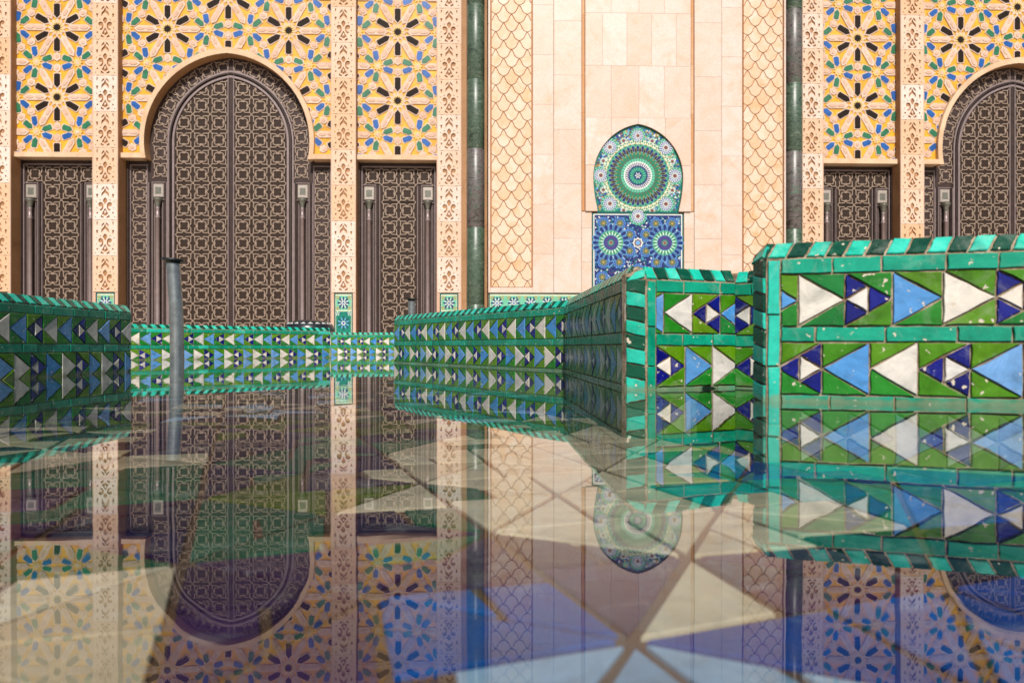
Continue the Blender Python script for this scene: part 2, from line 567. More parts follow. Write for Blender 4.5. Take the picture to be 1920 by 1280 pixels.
# floor mosaic: square units cut into eight long wedges round star centres
def floor_tiles():
    u = 0.205
    rot = R(21)
    c0 = Vector((0.115, 0.465))
    ca, sa = math.cos(rot), math.sin(rot)
    def wpt(p):
        return (c0.x + ca * p[0] - sa * p[1], c0.y + sa * p[0] + ca * p[1])
    h = u / 2
    bcore = inset(basin, 0.035)
    # colours of the tile patches, by their place on the floor: (x, y, colour)
    patch = [(0.235, 0.372, 'deepblue'), (0.163, 0.339, 'deepblue'), (0.240, 0.433, 'navy'), (0.214, 0.310, 'deepblue'), (0.192, 0.433, 'purple'), (0.109, 0.372, 'white'),
             (0.051, 0.396, 'purple'), (0.159, 0.433, 'purple'), (0.057, 0.316, 'pale'), (0.101, 0.305, 'pale'), (0.009, 0.316, 'pale'), (0.016, 0.532, 'white'),
             (-0.028, 0.620, 'white'), (0.014, 0.465, 'purple'), (0.0, 0.405, 'deepblue'), (0.171, 0.517, 'white'), (0.096, 0.532, 'white'), (0.153, 0.600, 'white'),
             (-0.031, 0.372, 'deepblue'), (-0.058, 0.351, 'deepblue'), (-0.051, 0.310, 'purple'), (-0.071, 0.433, 'purple'), (-0.101, 0.321, 'purple'), (-0.105, 0.388, 'purple'),
             (-0.160, 0.339, 'purple'), (-0.211, 0.327, 'white'), (-0.253, 0.396, 'white'), (-0.331, 0.490, 'green'), (-0.169, 0.388, 'deepblue'), (-0.143, 0.454, 'pale'),
             (-0.190, 0.477, 'green'), (-0.222, 0.547, 'green'), (-0.259, 0.547, 'navy'), (-0.216, 0.600, 'sky'), (-0.186, 0.620, 'lime'), (-0.093, 0.564, 'navy'),
             (-0.110, 0.664, 'green'), (-0.145, 0.743, 'navy'), (-0.089, 0.743, 'white'), (-0.368, 0.743, 'green'), (-0.471, 0.884, 'white'), (-0.339, 0.808, 'navy'),
             (-0.265, 0.884, 'green'), (-0.376, 1.09, 'navy'), (-0.334, 1.236, 'lime'), (-0.418, 0.664, 'green'), (-0.364, 0.564, 'purple'), (-0.006, 0.844, 'white'),
             (-0.036, 0.532, 'green'), (0.050, 0.743, 'white'), (0.065, 0.454, 'purple'), (0.42, 0.62, 'deepblue'), (0.36, 0.5, 'navy'), (0.5, 0.45, 'deepblue'), (0.28, 0.7, 'teal')]
    cnt = 0
    tiles = []
    for iy in range(-6, 24):
        for ix in range(-12, 12):
            cc = wpt((ix * u, iy * u))
            if not (-1.7 < cc[0] < 1.0 and 0.05 < cc[1] < 4.6):
                continue
            ring = [(h, 0), (h, h * 0.9), (0.1 * h, h), (-h * 0.1, h), (-h, h * 0.9), (-h, 0), (-h, -h), (0, -h), (h, -h)]
            ring = [(h, -0.12 * h), (h, h), (0.12 * h, h), (-h, h), (-h, 0.12 * h), (-h, -h), (-0.12 * h, -h), (h, -h)]
            for k in range(8):
                a, b = ring[k], ring[(k + 1) % 8]
                tri = ccw([(0.0, 0.0), a, b])
                mid = wpt((ix * u + (a[0] + b[0]) / 3, iy * u + (a[1] + b[1]) / 3))
                far = mid[1] > 2.2
                if far and cnt > 2000:
                    continue
                if not inside(mid, bcore):
                    continue
                pieces = [tri]
                if (k + ix) % 3 == 0:                      # some wedges carry a separate tip piece
                    f_ = 0.55
                    aa = (a[0] * f_, a[1] * f_); bb = (b[0] * f_, b[1] * f_)
                    pieces = [ccw([(0, 0), aa, bb]), ccw([aa, a, b, bb])]
                near = sorted(patch, key=lambda t_: (t_[0] - mid[0]) ** 2 + (t_[1] - mid[1]) ** 2)
                if mid[1] > 1.3:
                    hue = random.choice(['green', 'navy', 'white', 'lime', 'purple', 'pale', 'green'])
                else:
                    hue = near[0 if random.random() < 0.85 else 1][2]
                for q, pc in enumerate(pieces):
                    pc = inset(pc, 0.003)
                    if area(pc) < 1e-4:
                        continue
                    pp = [wpt((ix * u + x + random.uniform(-1, 1) * 0.0012, iy * u + y + random.uniform(-1, 1) * 0.0012)) for x, y in pc]
                    m_ = FL[hue if q == 0 else near[1][2]]
                    seen = 0.26 < mid[1] and abs(mid[0]) < 0.76 * mid[1]
                    tiles.append(((area(pc) / mid[1] ** 3) if seen else 0.0, len(tiles), pp, m_))
                    cnt += 1
    tiles.sort(key=lambda t_: (-t_[0], t_[1]))
    for _, _, pp, m_ in tiles[:300]:                       # the 300 that show largest
        put('floor_tile', prism('floor_tile', pp, FLOOR, FLOOR + 0.003, m_, 0.0008), pf)
    mats = list(FL.values())
    bm = bmesh.new()
    for _, _, pp, m_ in tiles[300:]:
        me = prism('floor_tile', pp, FLOOR, FLOOR + 0.003, m_, 0.0008)
        k0 = len(bm.faces)
        bm.from_mesh(me)
        bm.faces.ensure_lookup_table()
        for f_ in bm.faces[k0:]:
            f_.material_index = mats.index(m_)
        bpy.data.meshes.remove(me)
    me = bpy.data.meshes.new('floor_mosaic')
    bm.to_mesh(me); bm.free()
    for m_ in mats:
        me.materials.append(m_)
    o = put('floor_mosaic', me, pf)
    o['kind'] = 'stuff'
floor_tiles()

# ------------------------------------------------------------------ tiled basin walls
def rough_poly(p, g, jit, sub):
    """shrink by the joint, break each edge up so that it looks hand cut"""
    q = inset(ccw(p), g)
    if area(q) < 4e-6:
        return None
    out = []
    n = len(q)
    for i in range(n):
        a, b = Vector(q[i]), Vector(q[(i + 1) % n])
        d = b - a
        if d.length < 1e-5:
            continue
        nn = Vector((-d.y, d.x)).normalized()
        k = sub if d.length > 0.016 else 1
        for s in range(k):
            t = s / k + (random.uniform(-0.12, 0.12) / k if s else 0)
            j = random.uniform(-0.2, 1.0) * jit
            c = a + d * t + nn * j
            if s == 0:
                c += Vector((random.uniform(-1, 1), random.uniform(-1, 1))) * jit * 0.7
            out.append((c.x, c.y))
    return out

def basin_wall(label, p0, p1, H, dirs, phase, slant, left_rim=False, jit=0.0006, sub=3, grout='grout', rows=2, x_start=0.0, bandlen=(0.045, 0.075), TH=0.16, cut=0.0, order=('white', 'sky', 'navy'), row_shift=(0.0, 0.0), rim_ang=(0.024, 0.018)):
    L = (Vector(p1) - Vector(p0)).length
    mt = frame((p0[0], p0[1], 0), (p1[0] - p0[0], p1[1] - p0[1]))
    t = thing('basin_wall', label, 'wall', mt, 'tiled walls of the fountain basin')
    # mortar core with a sloping shoulder
    wl_ = math.hypot(0.024, 0.018)
    ra = math.atan2(rim_ang[1], rim_ang[0])
    lx, lz = (-wl_ * math.cos(ra), -wl_ * math.sin(ra)) if left_rim else (0.0, 0.0)
    prof = [(0, FLOOR - 0.02), (0, H - 0.020), (-0.012, H - 0.0015), (-TH, H - 0.0015), (-TH, FLOOR - 0.02)]
    v, f = [], []
    xs = [(lx, True), (0.0, False), (L, False)] if left_rim else [(cut, False), (L - cut, False)]
    for x, ch in xs:
        for z, y in prof:
            v.append((x, min(y, H - 0.012) if ch else y, min(z, lz) if ch else z))
    n = len(prof)
    for s in range(len(xs) - 1):
        for i in range(n):
            j = (i + 1) % n
            f.append((s * n + i, (s + 1) * n + i, (s + 1) * n + j, s * n + j))
    f.append(tuple(range(n)))
    f.append(tuple(reversed(range((len(xs) - 1) * n, len(xs) * n))))
    core = mesh('mortar_core', v, [fc[::-1] for fc in f], M[grout])
    bm = bmesh.new(); bm.from_mesh(core); bmesh.ops.recalc_face_normals(bm, faces=bm.faces); bm.to_mesh(core); bm.free()
    put('mortar_core', core, t)
    G = 0.0009
    HT = 0.0026
    def tile(name, poly, mat, xr=(0, L)):
        p = clip(clip(ccw(poly), 1, 0, xr[0]), -1, 0, -xr[1])
        if len(p) < 3 or area(p) < 1.2e-5:
            return
        cx = sum(q[0] for q in p) / len(p); cy = sum(q[1] for q in p) / len(p)
        q = rough_poly([(x - cx, y - cy) for x, y in p], G, jit, sub)
        if not q or len(q) < 3:
            return
        put(name, prism(name, q, -0.001, HT + random.uniform(-0.0006, 0.0006), M[mat], 0.0007), t, (cx, cy, 0),
            (random.uniform(-1, 1) * 0.006, random.uniform(-1, 1) * 0.006, 0))
    W = 0.050
    x0 = 0.016 if left_rim else 0.0
    if left_rim:                                                        # upright border band
        y = H - 0.022
        while y > FLOOR:
            l = random.uniform(0.05, 0.07)
            tile('band_tile', box(0.001, x0, y - l, y), random.choice(['teal', 'turq', 'teal']))
            y -= l
    y = H - 0.020
    lay = [('b', 0.019)] + [k for r in range(rows) for k in (('r', 0.061), ('b', 0.0185))]
    ri = 0
    for kind, hh in lay:
        if kind == 'b':
            x = x0 - random.uniform(0, 0.03)
            while x < L:
                l = random.uniform(*bandlen)
                tile('band_tile', box(x, x + l, y - hh, y), 'teal' if random.random() < 0.93 else 'turq', (x0, L))
                x += l
        else:
            d = dirs[ri % 2]
            k = 0
            x = x0 - W + x_start + row_shift[ri % 2]
            y0_, y1_ = y - hh, y
            ym = (y0_ + y1_) / 2
            while x < L:
                typ = order[(k * 1 + phase[ri % 2]) % 3] if d < 0 else ('white', 'navy', 'sky')[(k + phase[ri % 2]) % 3]
                jw = W * random.uniform(0.97, 1.03)
                xa, xb = x, x + jw
                base_x, apex_x = (xa, xb) if d > 0 else (xb, xa)
                g1, g2 = random.choice([('lime', 'green'), ('green', 'lime'), ('lime', 'lime'), ('green', 'green'), ('lime', 'green')])
                tri = [(base_x, y0_), (apex_x, ym), (base_x, y1_)]
                tile('triangle_tile', [(base_x, y1_), (apex_x, y1_), (apex_x, ym)], g1, (x0, L))
                tile('triangle_tile', [(base_x, y0_), (apex_x, y0_), (apex_x, ym)], g2, (x0, L))
                if typ == 'navy':
                    b0, ap, b1 = tri
                    m01 = ((b0[0] + ap[0]) / 2, (b0[1] + ap[1]) / 2); m12 = ((ap[0] + b1[0]) / 2, (ap[1] + b1[1]) / 2); m02 = (b0[0], ym)
                    tile('triangle_tile', [b0, m01, m02], 'navy', (x0, L))
                    tile('triangle_tile', [m02, m12, b1], 'navy', (x0, L))
                    tile('triangle_tile', [m01, ap, m12], 'navy', (x0, L))
                    tile('triangle_tile', [m01, m12, m02], 'white', (x0, L))
                else:
                    tile('triangle_tile', tri, typ, (x0, L))
                x += jw
                k += 1
            ri += 1
        y -= hh
    # striped sloping rim
    tilt = -math.atan2(0.012, 0.020)
    sl_len = math.hypot(0.012, 0.0195)
    sw = 0.0205
    x = x0 * 0 - sw
    k = 0
    while x < L + sw:
        jw = sw * random.uniform(0.94, 1.06)
        p = [(x, 0), (x + jw, 0), (x + jw + slant, sl_len), (x + slant, sl_len)]
        p = clip(clip(p, 1, 0, 0.0), -1, 0, -L)
        if len(p) > 2 and area(ccw(p)) > 1.5e-5:
            cx = sum(q[0] for q in p) / len(p)
            q = rough_poly([(a - cx, b) for a, b in p], 0.0009, jit, sub)
            if q:
                put('rim_tile', prism('rim_tile', q, -0.001, 0.003 + random.uniform(-0.0004, 0.0004), M['turq' if k % 2 else 'dkgreen'], 0.0009), t,
                    (cx, H - 0.020, 0.0), (tilt, 0, 0))
        x += jw
        k += 1
    if left_rim:                                                        # the striped rim turns down the upright corner
        y = H - 0.016
        k = 0
        wl = math.hypot(0.024, 0.018)
        ang = -math.atan2(rim_ang[1], rim_ang[0])
        # corner cap
        q = rough_poly([(-wl, -0.012), (0, -0.004), (0, 0.012), (-wl * 0.55, 0.006)], 0.0008, jit, sub)
        put('rim_tile', prism('rim_tile', q, -0.001, 0.003, M['turq'], 0.0009), t, (0.0, H - 0.014, -0.002), (tilt * 0.7, ang, 0))
        y = H - 0.020
        while y > FLOOR:
            hh = 0.0215 * random.uniform(0.93, 1.07)
            p = [(-wl, y - hh + 0.006), (0, y - hh), (0, y), (-wl, y + 0.006)]
            q = rough_poly([(a, b - y) for a, b in p], 0.0009, jit, sub)
            put('rim_tile', prism('rim_tile', q, -0.001, 0.003, M['turq' if k % 2 else 'dkgreen'], 0.0009), t, (0.0, y, 0.0), (0, ang, 0))
            y -= hh
            k += 1
    return t

basin_wall('nearest brightly lit tiled wall at the right, with brown mortar joints', A0, A1, 0.188, (1, -1), (2, 1), 0.011, True, 0.0009, 4, 'grout', 3, 0.02, (0.05, 0.075), 0.05, 0.0, ('white', 'navy', 'sky'), (0.0, 0.026), (0.012, 0.027))
basin_wall('short tiled wall face beside the nearest wall, its corner edged with upright stripes', P2, P3, 0.184, (-1, 1), (2, 1), -0.003, True, 0.0009, 4, 'grout', 3, 0.012, (0.04, 0.07), 0.03, 0.0, ('white', 'navy', 'sky'), (0.0, 0.038))
basin_wall('shaded sliver of tiled wall in the corner behind the nearest wall', P3, E1, 0.182, (1, -1), (0, 1), -0.004, False, 0.0008, 3, 'grout', 3, 0.0, (0.04, 0.07), 0.03)
basin_wall('dark tiled wall face seen almost edge-on, running away from the striped corner', P1, PC, 0.186, (-1, 1), (2, 0), 0.01, False, 0.0005, 2, 'grout', 2, TH=0.02, cut=0.012)
dw = basin_wall('long receding tiled wall in front of the left green column', P0, P1, 0.185, (-1, 1), (0, 2), 0.012, False, 0.0005, 2, 'pale_grout', 2, TH=0.04)
fill = prism('mortar_fill', [(-0.40, 2.85), (0.163, 1.88), (0.222, 1.10), (0.345, 1.145), (0.52, 0.99), (1.3, 1.3), (1.3, 3.1), (-0.2, 3.1)], FLOOR - 0.02, 0.1815, M['grout'], 0.003)
fo = put('mortar_fill', fill, dw)
fo.matrix_parent_inverse = dw.matrix_world.inverted()
basin_wall('shaded tiled wall at the left edge, nearest on that side', LW0, LW1, 0.170, (-1, 1), (1, 0), -0.014, False, 0.0006, 3, 'pale_grout', 2)
basin_wall('sunlit tiled wall behind the standing steel pipe', BW0, BW1, 0.170, (-1, 1), (1, 1), -0.012, False, 0.0005, 2, 'pale_grout', 2)
basin_wall('farthest and smallest tiled wall of the basin, below the carved pilaster', FW0, FW1, 0.172, (-1, 1), (1, 2), -0.012, False, 0.0004, 2, 'pale_grout', 2)

# ------------------------------------------------------------------ fountain pipes and bowl
def pipe(label, x, y, h, r, lean, bend):
    mt = Matrix.Translation((x, y, FLOOR))
    t = thing('fountain_pipe', label, 'pipe', mt, 'steel fountain pipes')
    seg, n = 20, 14
    v, f = [], []
    for i in range(n + 1):
        s = i / n
        z = s * (h - FLOOR)
        cx = lean * s + bend * math.sin(s * math.pi)
        for k in range(seg):
            a = 2 * math.pi * k / seg
            rr = r * (1 + 0.04 * (1 - s))
            v.append((cx + rr * math.cos(a), rr * math.sin(a), z))
    for i in range(n):
        for k in range(seg):
            j = (k + 1) % seg
            f.append((i * seg + k, i * seg + j, (i + 1) * seg + j, (i + 1) * seg + k))
    put('shaft', mesh('pipe_shaft', v, f, M['steel'], None, True), t)
    top = h - FLOOR
    prof = [(r * 0.98, -0.016), (r * 1.12, -0.014), (r * 1.15, -0.006), (r * 1.62, -0.004), (r * 1.66, 0.0), (r * 1.62, 0.005), (r * 0.8, 0.006), (r * 0.75, -0.02)]
    o = put('flange', lathe('pipe_flange', prof, M['iron'], 28), t, (lean, 0, top), (R(90), R(4), 0))
    return t
pipe('tall steel pipe with a flanged top standing in the water', -1.432, 3.04, 0.434, 0.0275, -0.018, 0.006)
pipe('small distant steel pipe end rising behind the long receding wall', -0.748, 5.3, 0.417, 0.0275, 0.0, 0.0)

bt = thing('fountain_bowl', 'dark scalloped bowl with white zigzag tiles peeping over the sunlit back wall', 'bowl', Matrix.Translation((-2.62, 9.2, GROUND)))
prof = [(0.10, 0), (0.12, 0.25), (0.16, 0.42), (0.26, 0.50), (0.31, 0.56), (0.315, 0.60), (0.295, 0.66), (0.24, 0.70), (0.16, 0.72), (0.02, 0.73)]
put('bowl_body', lathe('bowl_body', prof, M['mblack'], 32), bt, (0, 0, 0), (R(90), 0, 0))
for k in range(20):
    a = 2 * math.pi * k / 20
    z_ = mesh('bowl_tile', [(-0.034, -0.012, 0.0), (0.034, -0.012, 0.0), (0.0, 0.02, -0.012), (-0.034, -0.012, 0.006), (0.034, -0.012, 0.006), (0.0, 0.02, -0.004)],
              [(3, 4, 5), (0, 1, 4, 3), (1, 2, 5, 4), (2, 0, 3, 5)], M['mwhite'])
    o = put('bowl_tile', z_, bt)
    o.matrix_basis = Matrix.Rotation(a, 4, 'Z') @ Matrix.Translation((0, -0.275, 0.677)) @ Matrix.Rotation(R(90), 4, 'X') @ Matrix.Rotation(R(-38), 4, 'X')

# ------------------------------------------------------------------ facade
PSI = math.atan(0.031)
FAX = (math.cos(PSI), math.sin(PSI))
UC = 3.352
DIST = 18.8
FO = (FAX[0] * UC, DIST + FAX[1] * UC, 0)         # foot of the middle bay's axis
def fac(s, z=GROUND, n=0.0):
    """frame on the facade: s along it from the middle bay's axis, z height, n towards the viewer"""
    nrm = Vector((FAX[0], FAX[1], 0)).cross(UP)
    o = Vector(FO) + Vector((FAX[0], FAX[1], 0)) * s + nrm * n
    return frame((o.x, o.y, z), FAX)
TOP = 10.6
N_PIL, N_PAN, N_DOOR = -0.83, -1.10, -1.32
HT = TOP - GROUND

# ---- middle bay
wall = thing('bay_wall', 'pale marble wall bay between the two green columns', 'wall', fac(0))
def wz(z):
    return z - GROUND
put('wall_core', prism('wall_core', box(-3.98, 3.98, 0, HT), -0.80, -0.05, M['jamb']), wall)
_sl = {}
def slab(x0, x1, z0, z1, n1, mat='slab', ch=0.002, gap=0.0018, name='ashlar_slab', par=None):
    wd, hh = round(x1 - x0, 3), round(z1 - z0, 3)
    k = (wd, hh, round(n1, 3), mat)
    if k not in _sl:
        _sl[k] = prism(name, box(-wd / 2 + gap, wd / 2 - gap, -hh / 2 + gap, hh / 2 - gap), -0.05, n1, M[mat], ch)
    return put(name, _sl[k], par or wall, ((x0 + x1) / 2, wz((z0 + z1) / 2), 0))
DADO = 1.48
for sg in (-1, 1):
    def sx(a, b):
        return (a, b) if sg > 0 else (-b, -a)
    for (a, b, n1, ch_, off) in ((2.25, 2.80, 0.0, 1.32, 0.3), (1.51, 2.243, 0.012, 1.44, 0.0), (3.93, 3.98, 0.01, 1.9, 0.5)):
        x0, x1 = sx(a, b)
        z = DADO - off
        while z < TOP:
            za, zb = max(z, DADO), min(z + ch_, TOP)
            if zb - za > 0.05:
                slab(x0, x1, za, zb, n1)
            z += ch_
    x0, x1 = sx(1.425, 1.495)
    z = 3.66
    while z < TOP:
        slab(x0, x1, z, min(z + 1.3, TOP), -0.02, 'seam')
        z += 1.3
    x0, x1 = sx(1.235, 1.505)
    z = DADO
    for zb in (2.3, 3.2, 3.635):
        slab(x0, x1, z, zb, 0.0)
        z = zb
# slabs above the niche
zs = [6.12, 7.5, 8.9, TOP]
for i in range(3):
    xs = [-1.41, -0.72, 0.02, 0.70, 1.41] if i % 2 == 0 else [-1.41, -0.95, -0.3, 0.36, 1.02, 1.41]
    for a, b in zip(xs, xs[1:]):
        slab(a, b, zs[i], zs[i + 1], 0.025)

def arch_pts(half, zc, tip, zb=None, n=18, s0=0.0):
    """pointed arch: from bottom left over the tip to bottom right; below zc the arcs go on to zb (horseshoe) """
    rise = tip - zc
    Rr = (half * half + rise * rise) / (2 * half)
    cx = Rr - half
    out = []
    a0 = math.pi + (math.asin(min(1, max(0, (zc - zb) / Rr))) if zb is not None else 0)
    a1 = math.pi - math.acos(max(-1, min(1, cx / Rr)))
    for i in range(n + 1):
        a = a0 + (a1 - a0) * i / n
        out.append((s0 + cx + Rr * math.cos(a), zc + Rr * math.sin(a)))
    out[-1] = (s0, tip)
    return out + [(2 * s0 - x, z) for x, z in reversed(out[:-1])]

# keyhole niche outline
def keyhole(d=0.0, zb=3.62):
    top = arch_pts(1.20 + d, 4.55, 5.96 + d * 1.2, 4.55, 16)
    lo = []
    for i in range(1, 8):
        k = i / 7
        lo.append((1.20 + d - 0.135 * k * k, 4.55 - (4.55 - zb) * k))
    return [(-x, z) for x, z in reversed(lo)] + top + lo
kh = keyhole(0.0)
khw = [(x, wz(z)) for x, z in kh]
for (a, b) in ((-1.41, -0.72), (-0.72, 0.0), (0.0, 0.72), (0.72, 1.41)):
    for (z0, z1) in ((3.64, 4.86), (4.86, 6.117)):
        rc = box(a + 0.003, b - 0.003, wz(z0) + 0.003, wz(z1) - 0.003)
        cutter = [(x, z) for x, z in khw]
        cutter[0] = (cutter[0][0], wz(3.55)); cutter[-1] = (cutter[-1][0], wz(3.55))
        me = relief('spandrel_slab', [rc, cutter], lambda p, rc=rc, c=cutter: (1 if inside(p, rc) and not inside(p, c) else None), -0.06, 0.045, [M['slab'], M['jamb']], False)
        if len(me.polygons):
            put('spandrel_slab', me, wall)

# netted (sebka) panels
def sebka_cell():
    sx_, sy_ = 0.21, 0.235
    e = [(0.0, 0.0), (0.13, 0.16), (0.27, 0.38), (0.37, 0.60), (0.43, 0.70), (0.52, 0.76), (0.55, 0.80), (0.70, 0.90), (0.85, 0.965)]
    right = [(x * sx_, sy_ - y * sy_) for x, y in e] + [(sx_ - x * sx_, -y * sy_) for x, y in e]
    pts_ = right + [(-x, y) for x, y in reversed(right[1:])]
    pts_ = [(0.0, sy_)] + right[1:] + [(0.0, -sy_)] + [(-x, y) for x, y in reversed(right[1:])]
    return ccw(pts_)
SC = inset(sebka_cell(), 0.009)
_sc = prism('net_cell', SC, -0.05, -0.004, M['sebka'], 0.004)
for sg in (-1, 1):
    a, b = (2.83, 3.90) if sg > 0 else (-3.90, -2.83)
    z0, z1 = 1.62, TOP
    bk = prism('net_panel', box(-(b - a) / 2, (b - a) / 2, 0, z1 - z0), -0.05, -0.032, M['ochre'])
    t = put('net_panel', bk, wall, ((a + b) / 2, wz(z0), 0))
    t['label'] = 'cream marble panel carved with a scalloped net of lozenges'
    fr = slab(a - 0.03, b + 0.03, DADO, z0, 0.0)
    hw = (b - a) / 2
    for iy in range(0, 42):
        for ix in range(-3, 4):
            cx = ix * 0.42 + (0.21 if iy % 2 else 0.0)
            cy = iy * 0.235 - 0.06
            if abs(cx) - 0.21 > hw - 0.04 or cy > z1 - z0 - 0.1:
                continue
            if abs(cx) + 0.21 <= hw - 0.02 and cy - 0.235 > 0.02:
                put('net_cell', _sc, t, (cx, cy, 0))
            else:
                p = [(x + cx, y + cy) for x, y in SC]
                p = clip(clip(clip(p, 1, 0, -hw + 0.012), -1, 0, -hw + 0.012), 0, 1, 0.012)
                if len(p) > 2 and area(p) > 0.004:
                    q = [p[0]]
                    for c in p[1:]:
                        if math.hypot(c[0] - q[-1][0], c[1] - q[-1][1]) > 1e-4:
                            q.append(c)
                    put('net_cell', prism('net_cell', q, -0.05, -0.004, M['sebka'], 0.0), t)

# ---- fine mosaic
class Mos:
    def __init__(s, keys):
        s.v, s.f, s.i, s.keys = [], [], [], keys
    def poly(s, p, k, h):
        b = len(s.v)
        s.v += [(x, y, h) for x, y in p]
        s.f.append(tuple(range(b, b + len(p))))
        s.i.append(s.keys.index(k))
    def disc(s, c, r, k, h, n=24):
        s.poly([(c[0] + r * math.cos(2 * math.pi * i / n), c[1] + r * math.sin(2 * math.pi * i / n)) for i in range(n)], k, h)
    def ring(s, c, r0, r1, n, k, h, fill=0.5, ph=0.0, shape='petal'):
        for i in range(n):
            a = 2 * math.pi * (i + ph) / n
            wd = math.pi / n * fill * 2
            def P(r, t):
                return (c[0] + r * math.cos(a + t), c[1] + r * math.sin(a + t))
            rm = (r0 + r1) / 2
            if shape == 'petal':
                p = [P(r0, 0), P(r0 + (r1 - r0) * 0.3, -wd / 2), P(r0 + (r1 - r0) * 0.8, -wd / 2), P(r1, 0), P(r0 + (r1 - r0) * 0.8, wd / 2), P(r0 + (r1 - r0) * 0.3, wd / 2)]
            elif shape == 'ray':
                p = [P(r0, -wd / 2), P(r1, 0), P(r0, wd / 2)]
            elif shape == 'iray':
                p = [P(r0, 0), P(r1, -wd / 2), P(r1, wd / 2)]
            elif shape == 'dia':
                p = [P(r0, 0), P(rm, -wd / 2), P(r1, 0), P(rm, wd / 2)]
            else:
                p = [P(r0, -wd / 2), P(r1, -wd / 2), P(r1, wd / 2), P(r0, wd / 2)]
            s.poly(p, k, h)
    def build(s, name, parent, loc=(0, 0, 0)):
        o = put(name, mesh(name, s.v, s.f, [M[k] for k in s.keys], s.i), parent, loc)
        o['kind'] = 'stuff'
        return o
MK = ['mwhite', 'mmint', 'mteal', 'mgreen', 'mnavy', 'mblue', 'mbrown', 'mblack', 'mgold', 'mpurple', 'mcream', 'molive', 'mlblue', 'mdteal']

def small_rosette(m, c, r, h=0.006):
    m.disc(c, r, 'mmint', h)
    m.ring(c, r * 0.72, r * 0.98, 16, 'mdteal', h + .001, 0.5, 0, 'dia')
    m.disc(c, r * 0.74, 'mwhite', h + .002)
    m.ring(c, r * 0.30, r * 0.72, 16, 'mblue', h + .003, 0.62, 0.5, 'iray')
    m.ring(c, r * 0.2, r * 0.52, 16, 'mnavy', h + .004, 0.7, 0.0, 'ray')
    m.disc(c, r * 0.30, 'mwhite', h + .005)
    m.disc(c, r * 0.23, 'mbrown', h + .006)

niche = thing('mosaic_niche', 'keyhole-shaped mosaic niche with a large green and blue star medallion', 'mosaic', fac(0))
put('mosaic_bed', prism('mosaic_bed', [(x, wz(z)) for x, z in kh], -0.048, -0.022, M['mteal']), niche)
put('mosaic_bed', prism('mosaic_bed', box(-1.225, 1.225, wz(0.2), wz(3.61)), -0.048, -0.021, M['mdteal']), niche)
ke = inset(ccw([(x, wz(z)) for x, z in kh]), 0.035)
put('border_band', ribbon('border_band', ccw([(x, wz(z)) for x, z in kh]), 0.05, -0.024, -0.012, M['mdteal'], True), niche)
# field of small tesserae in the arch
m = Mos(MK)
zc = wz(4.6)
khi = inset(ccw([(x, wz(z)) for x, z in kh]), 0.06)
for i in range(9000):
    p = (random.uniform(-1.15, 1.15), random.uniform(wz(3.66), wz(5.9)))
    if not inside(p, khi) or math.hypot(p[0], p[1] - zc) < 0.84:
        continue
    r = random.uniform(0.014, 0.032)
    m.disc(p, r, random.choice(['mteal', 'mmint', 'mdteal', 'mmint', 'mnavy', 'mgold', 'mbrown', 'mblue', 'mlblue', 'mblue', 'mwhite']), -0.0185 + 0.0000004 * i, 6)
m.build('mosaic_field', niche)
m = Mos(MK)
c = (0, 0)
m.disc(c, 0.95, 'mcream', 0, 48)
m.ring(c, 0.88, 0.945, 48, 'mteal', .0005, 0.5, 0, 'dia')
m.ring(c, 0.86, 0.92, 48, 'mdteal', .0008, 0.35, 0.5, 'dia')
m.ring(c, 0.80, 0.87, 36, 'mgold', .001, 0.45, 0.5, 'dia')
m.disc(c, 0.835, 'mteal', .0015, 48)
m.ring(c, 0.60, 0.83, 36, 'mmint', .0018, 0.86, 0.0, 'petal')
m.ring(c, 0.62, 0.81, 36, 'mnavy', .002, 0.62, 0.0, 'petal')
m.ring(c, 0.57, 0.76, 36, 'molive', .0023, 0.62, 0.5, 'petal')
m.ring(c, 0.60, 0.73, 36, 'mblack', .0026, 0.4, 0.5, 'petal')
m.ring(c, 0.545, 0.60, 36, 'mgold', .003, 0.35, 0.5, 'dia')
m.disc(c, 0.565, 'mgreen', .0033, 48)
m.ring(c, 0.42, 0.60, 36, 'mteal', .0035, 0.6, 0.0, 'ray')
m.ring(c, 0.46, 0.52, 36, 'mbrown', .004, 0.45, 0.5, 'dia')
m.disc(c, 0.45, 'mmint', .0043, 48)
m.ring(c, 0.37, 0.47, 36, 'mmint', .0045, 0.5, 0.0, 'ray')
m.ring(c, 0.37, 0.45, 36, 'mteal', .0047, 0.45, 0.5, 'dia')
m.disc(c, 0.375, 'mwhite', .005, 48)
m.ring(c, 0.25, 0.345, 36, 'mpurple', .0053, 0.55, 0.5, 'quad')
m.disc(c, 0.262, 'mnavy', .0056, 48)
m.disc(c, 0.225, 'mteal', .006, 48)
m.ring(c, 0.16, 0.245, 36, 'mteal', .0063, 0.5, 0.0, 'ray')
m.ring(c, 0.12, 0.22, 18, 'mmint', .0066, 0.3, 0.0, 'petal')
m.disc(c, 0.11, 'mnavy', .007, 24)
m.ring(c, 0.005, 0.085, 6, 'mwhite', .0075, 0.5, 0.0, 'petal')
m.build('star_medallion', niche, (0, zc, -0.012))
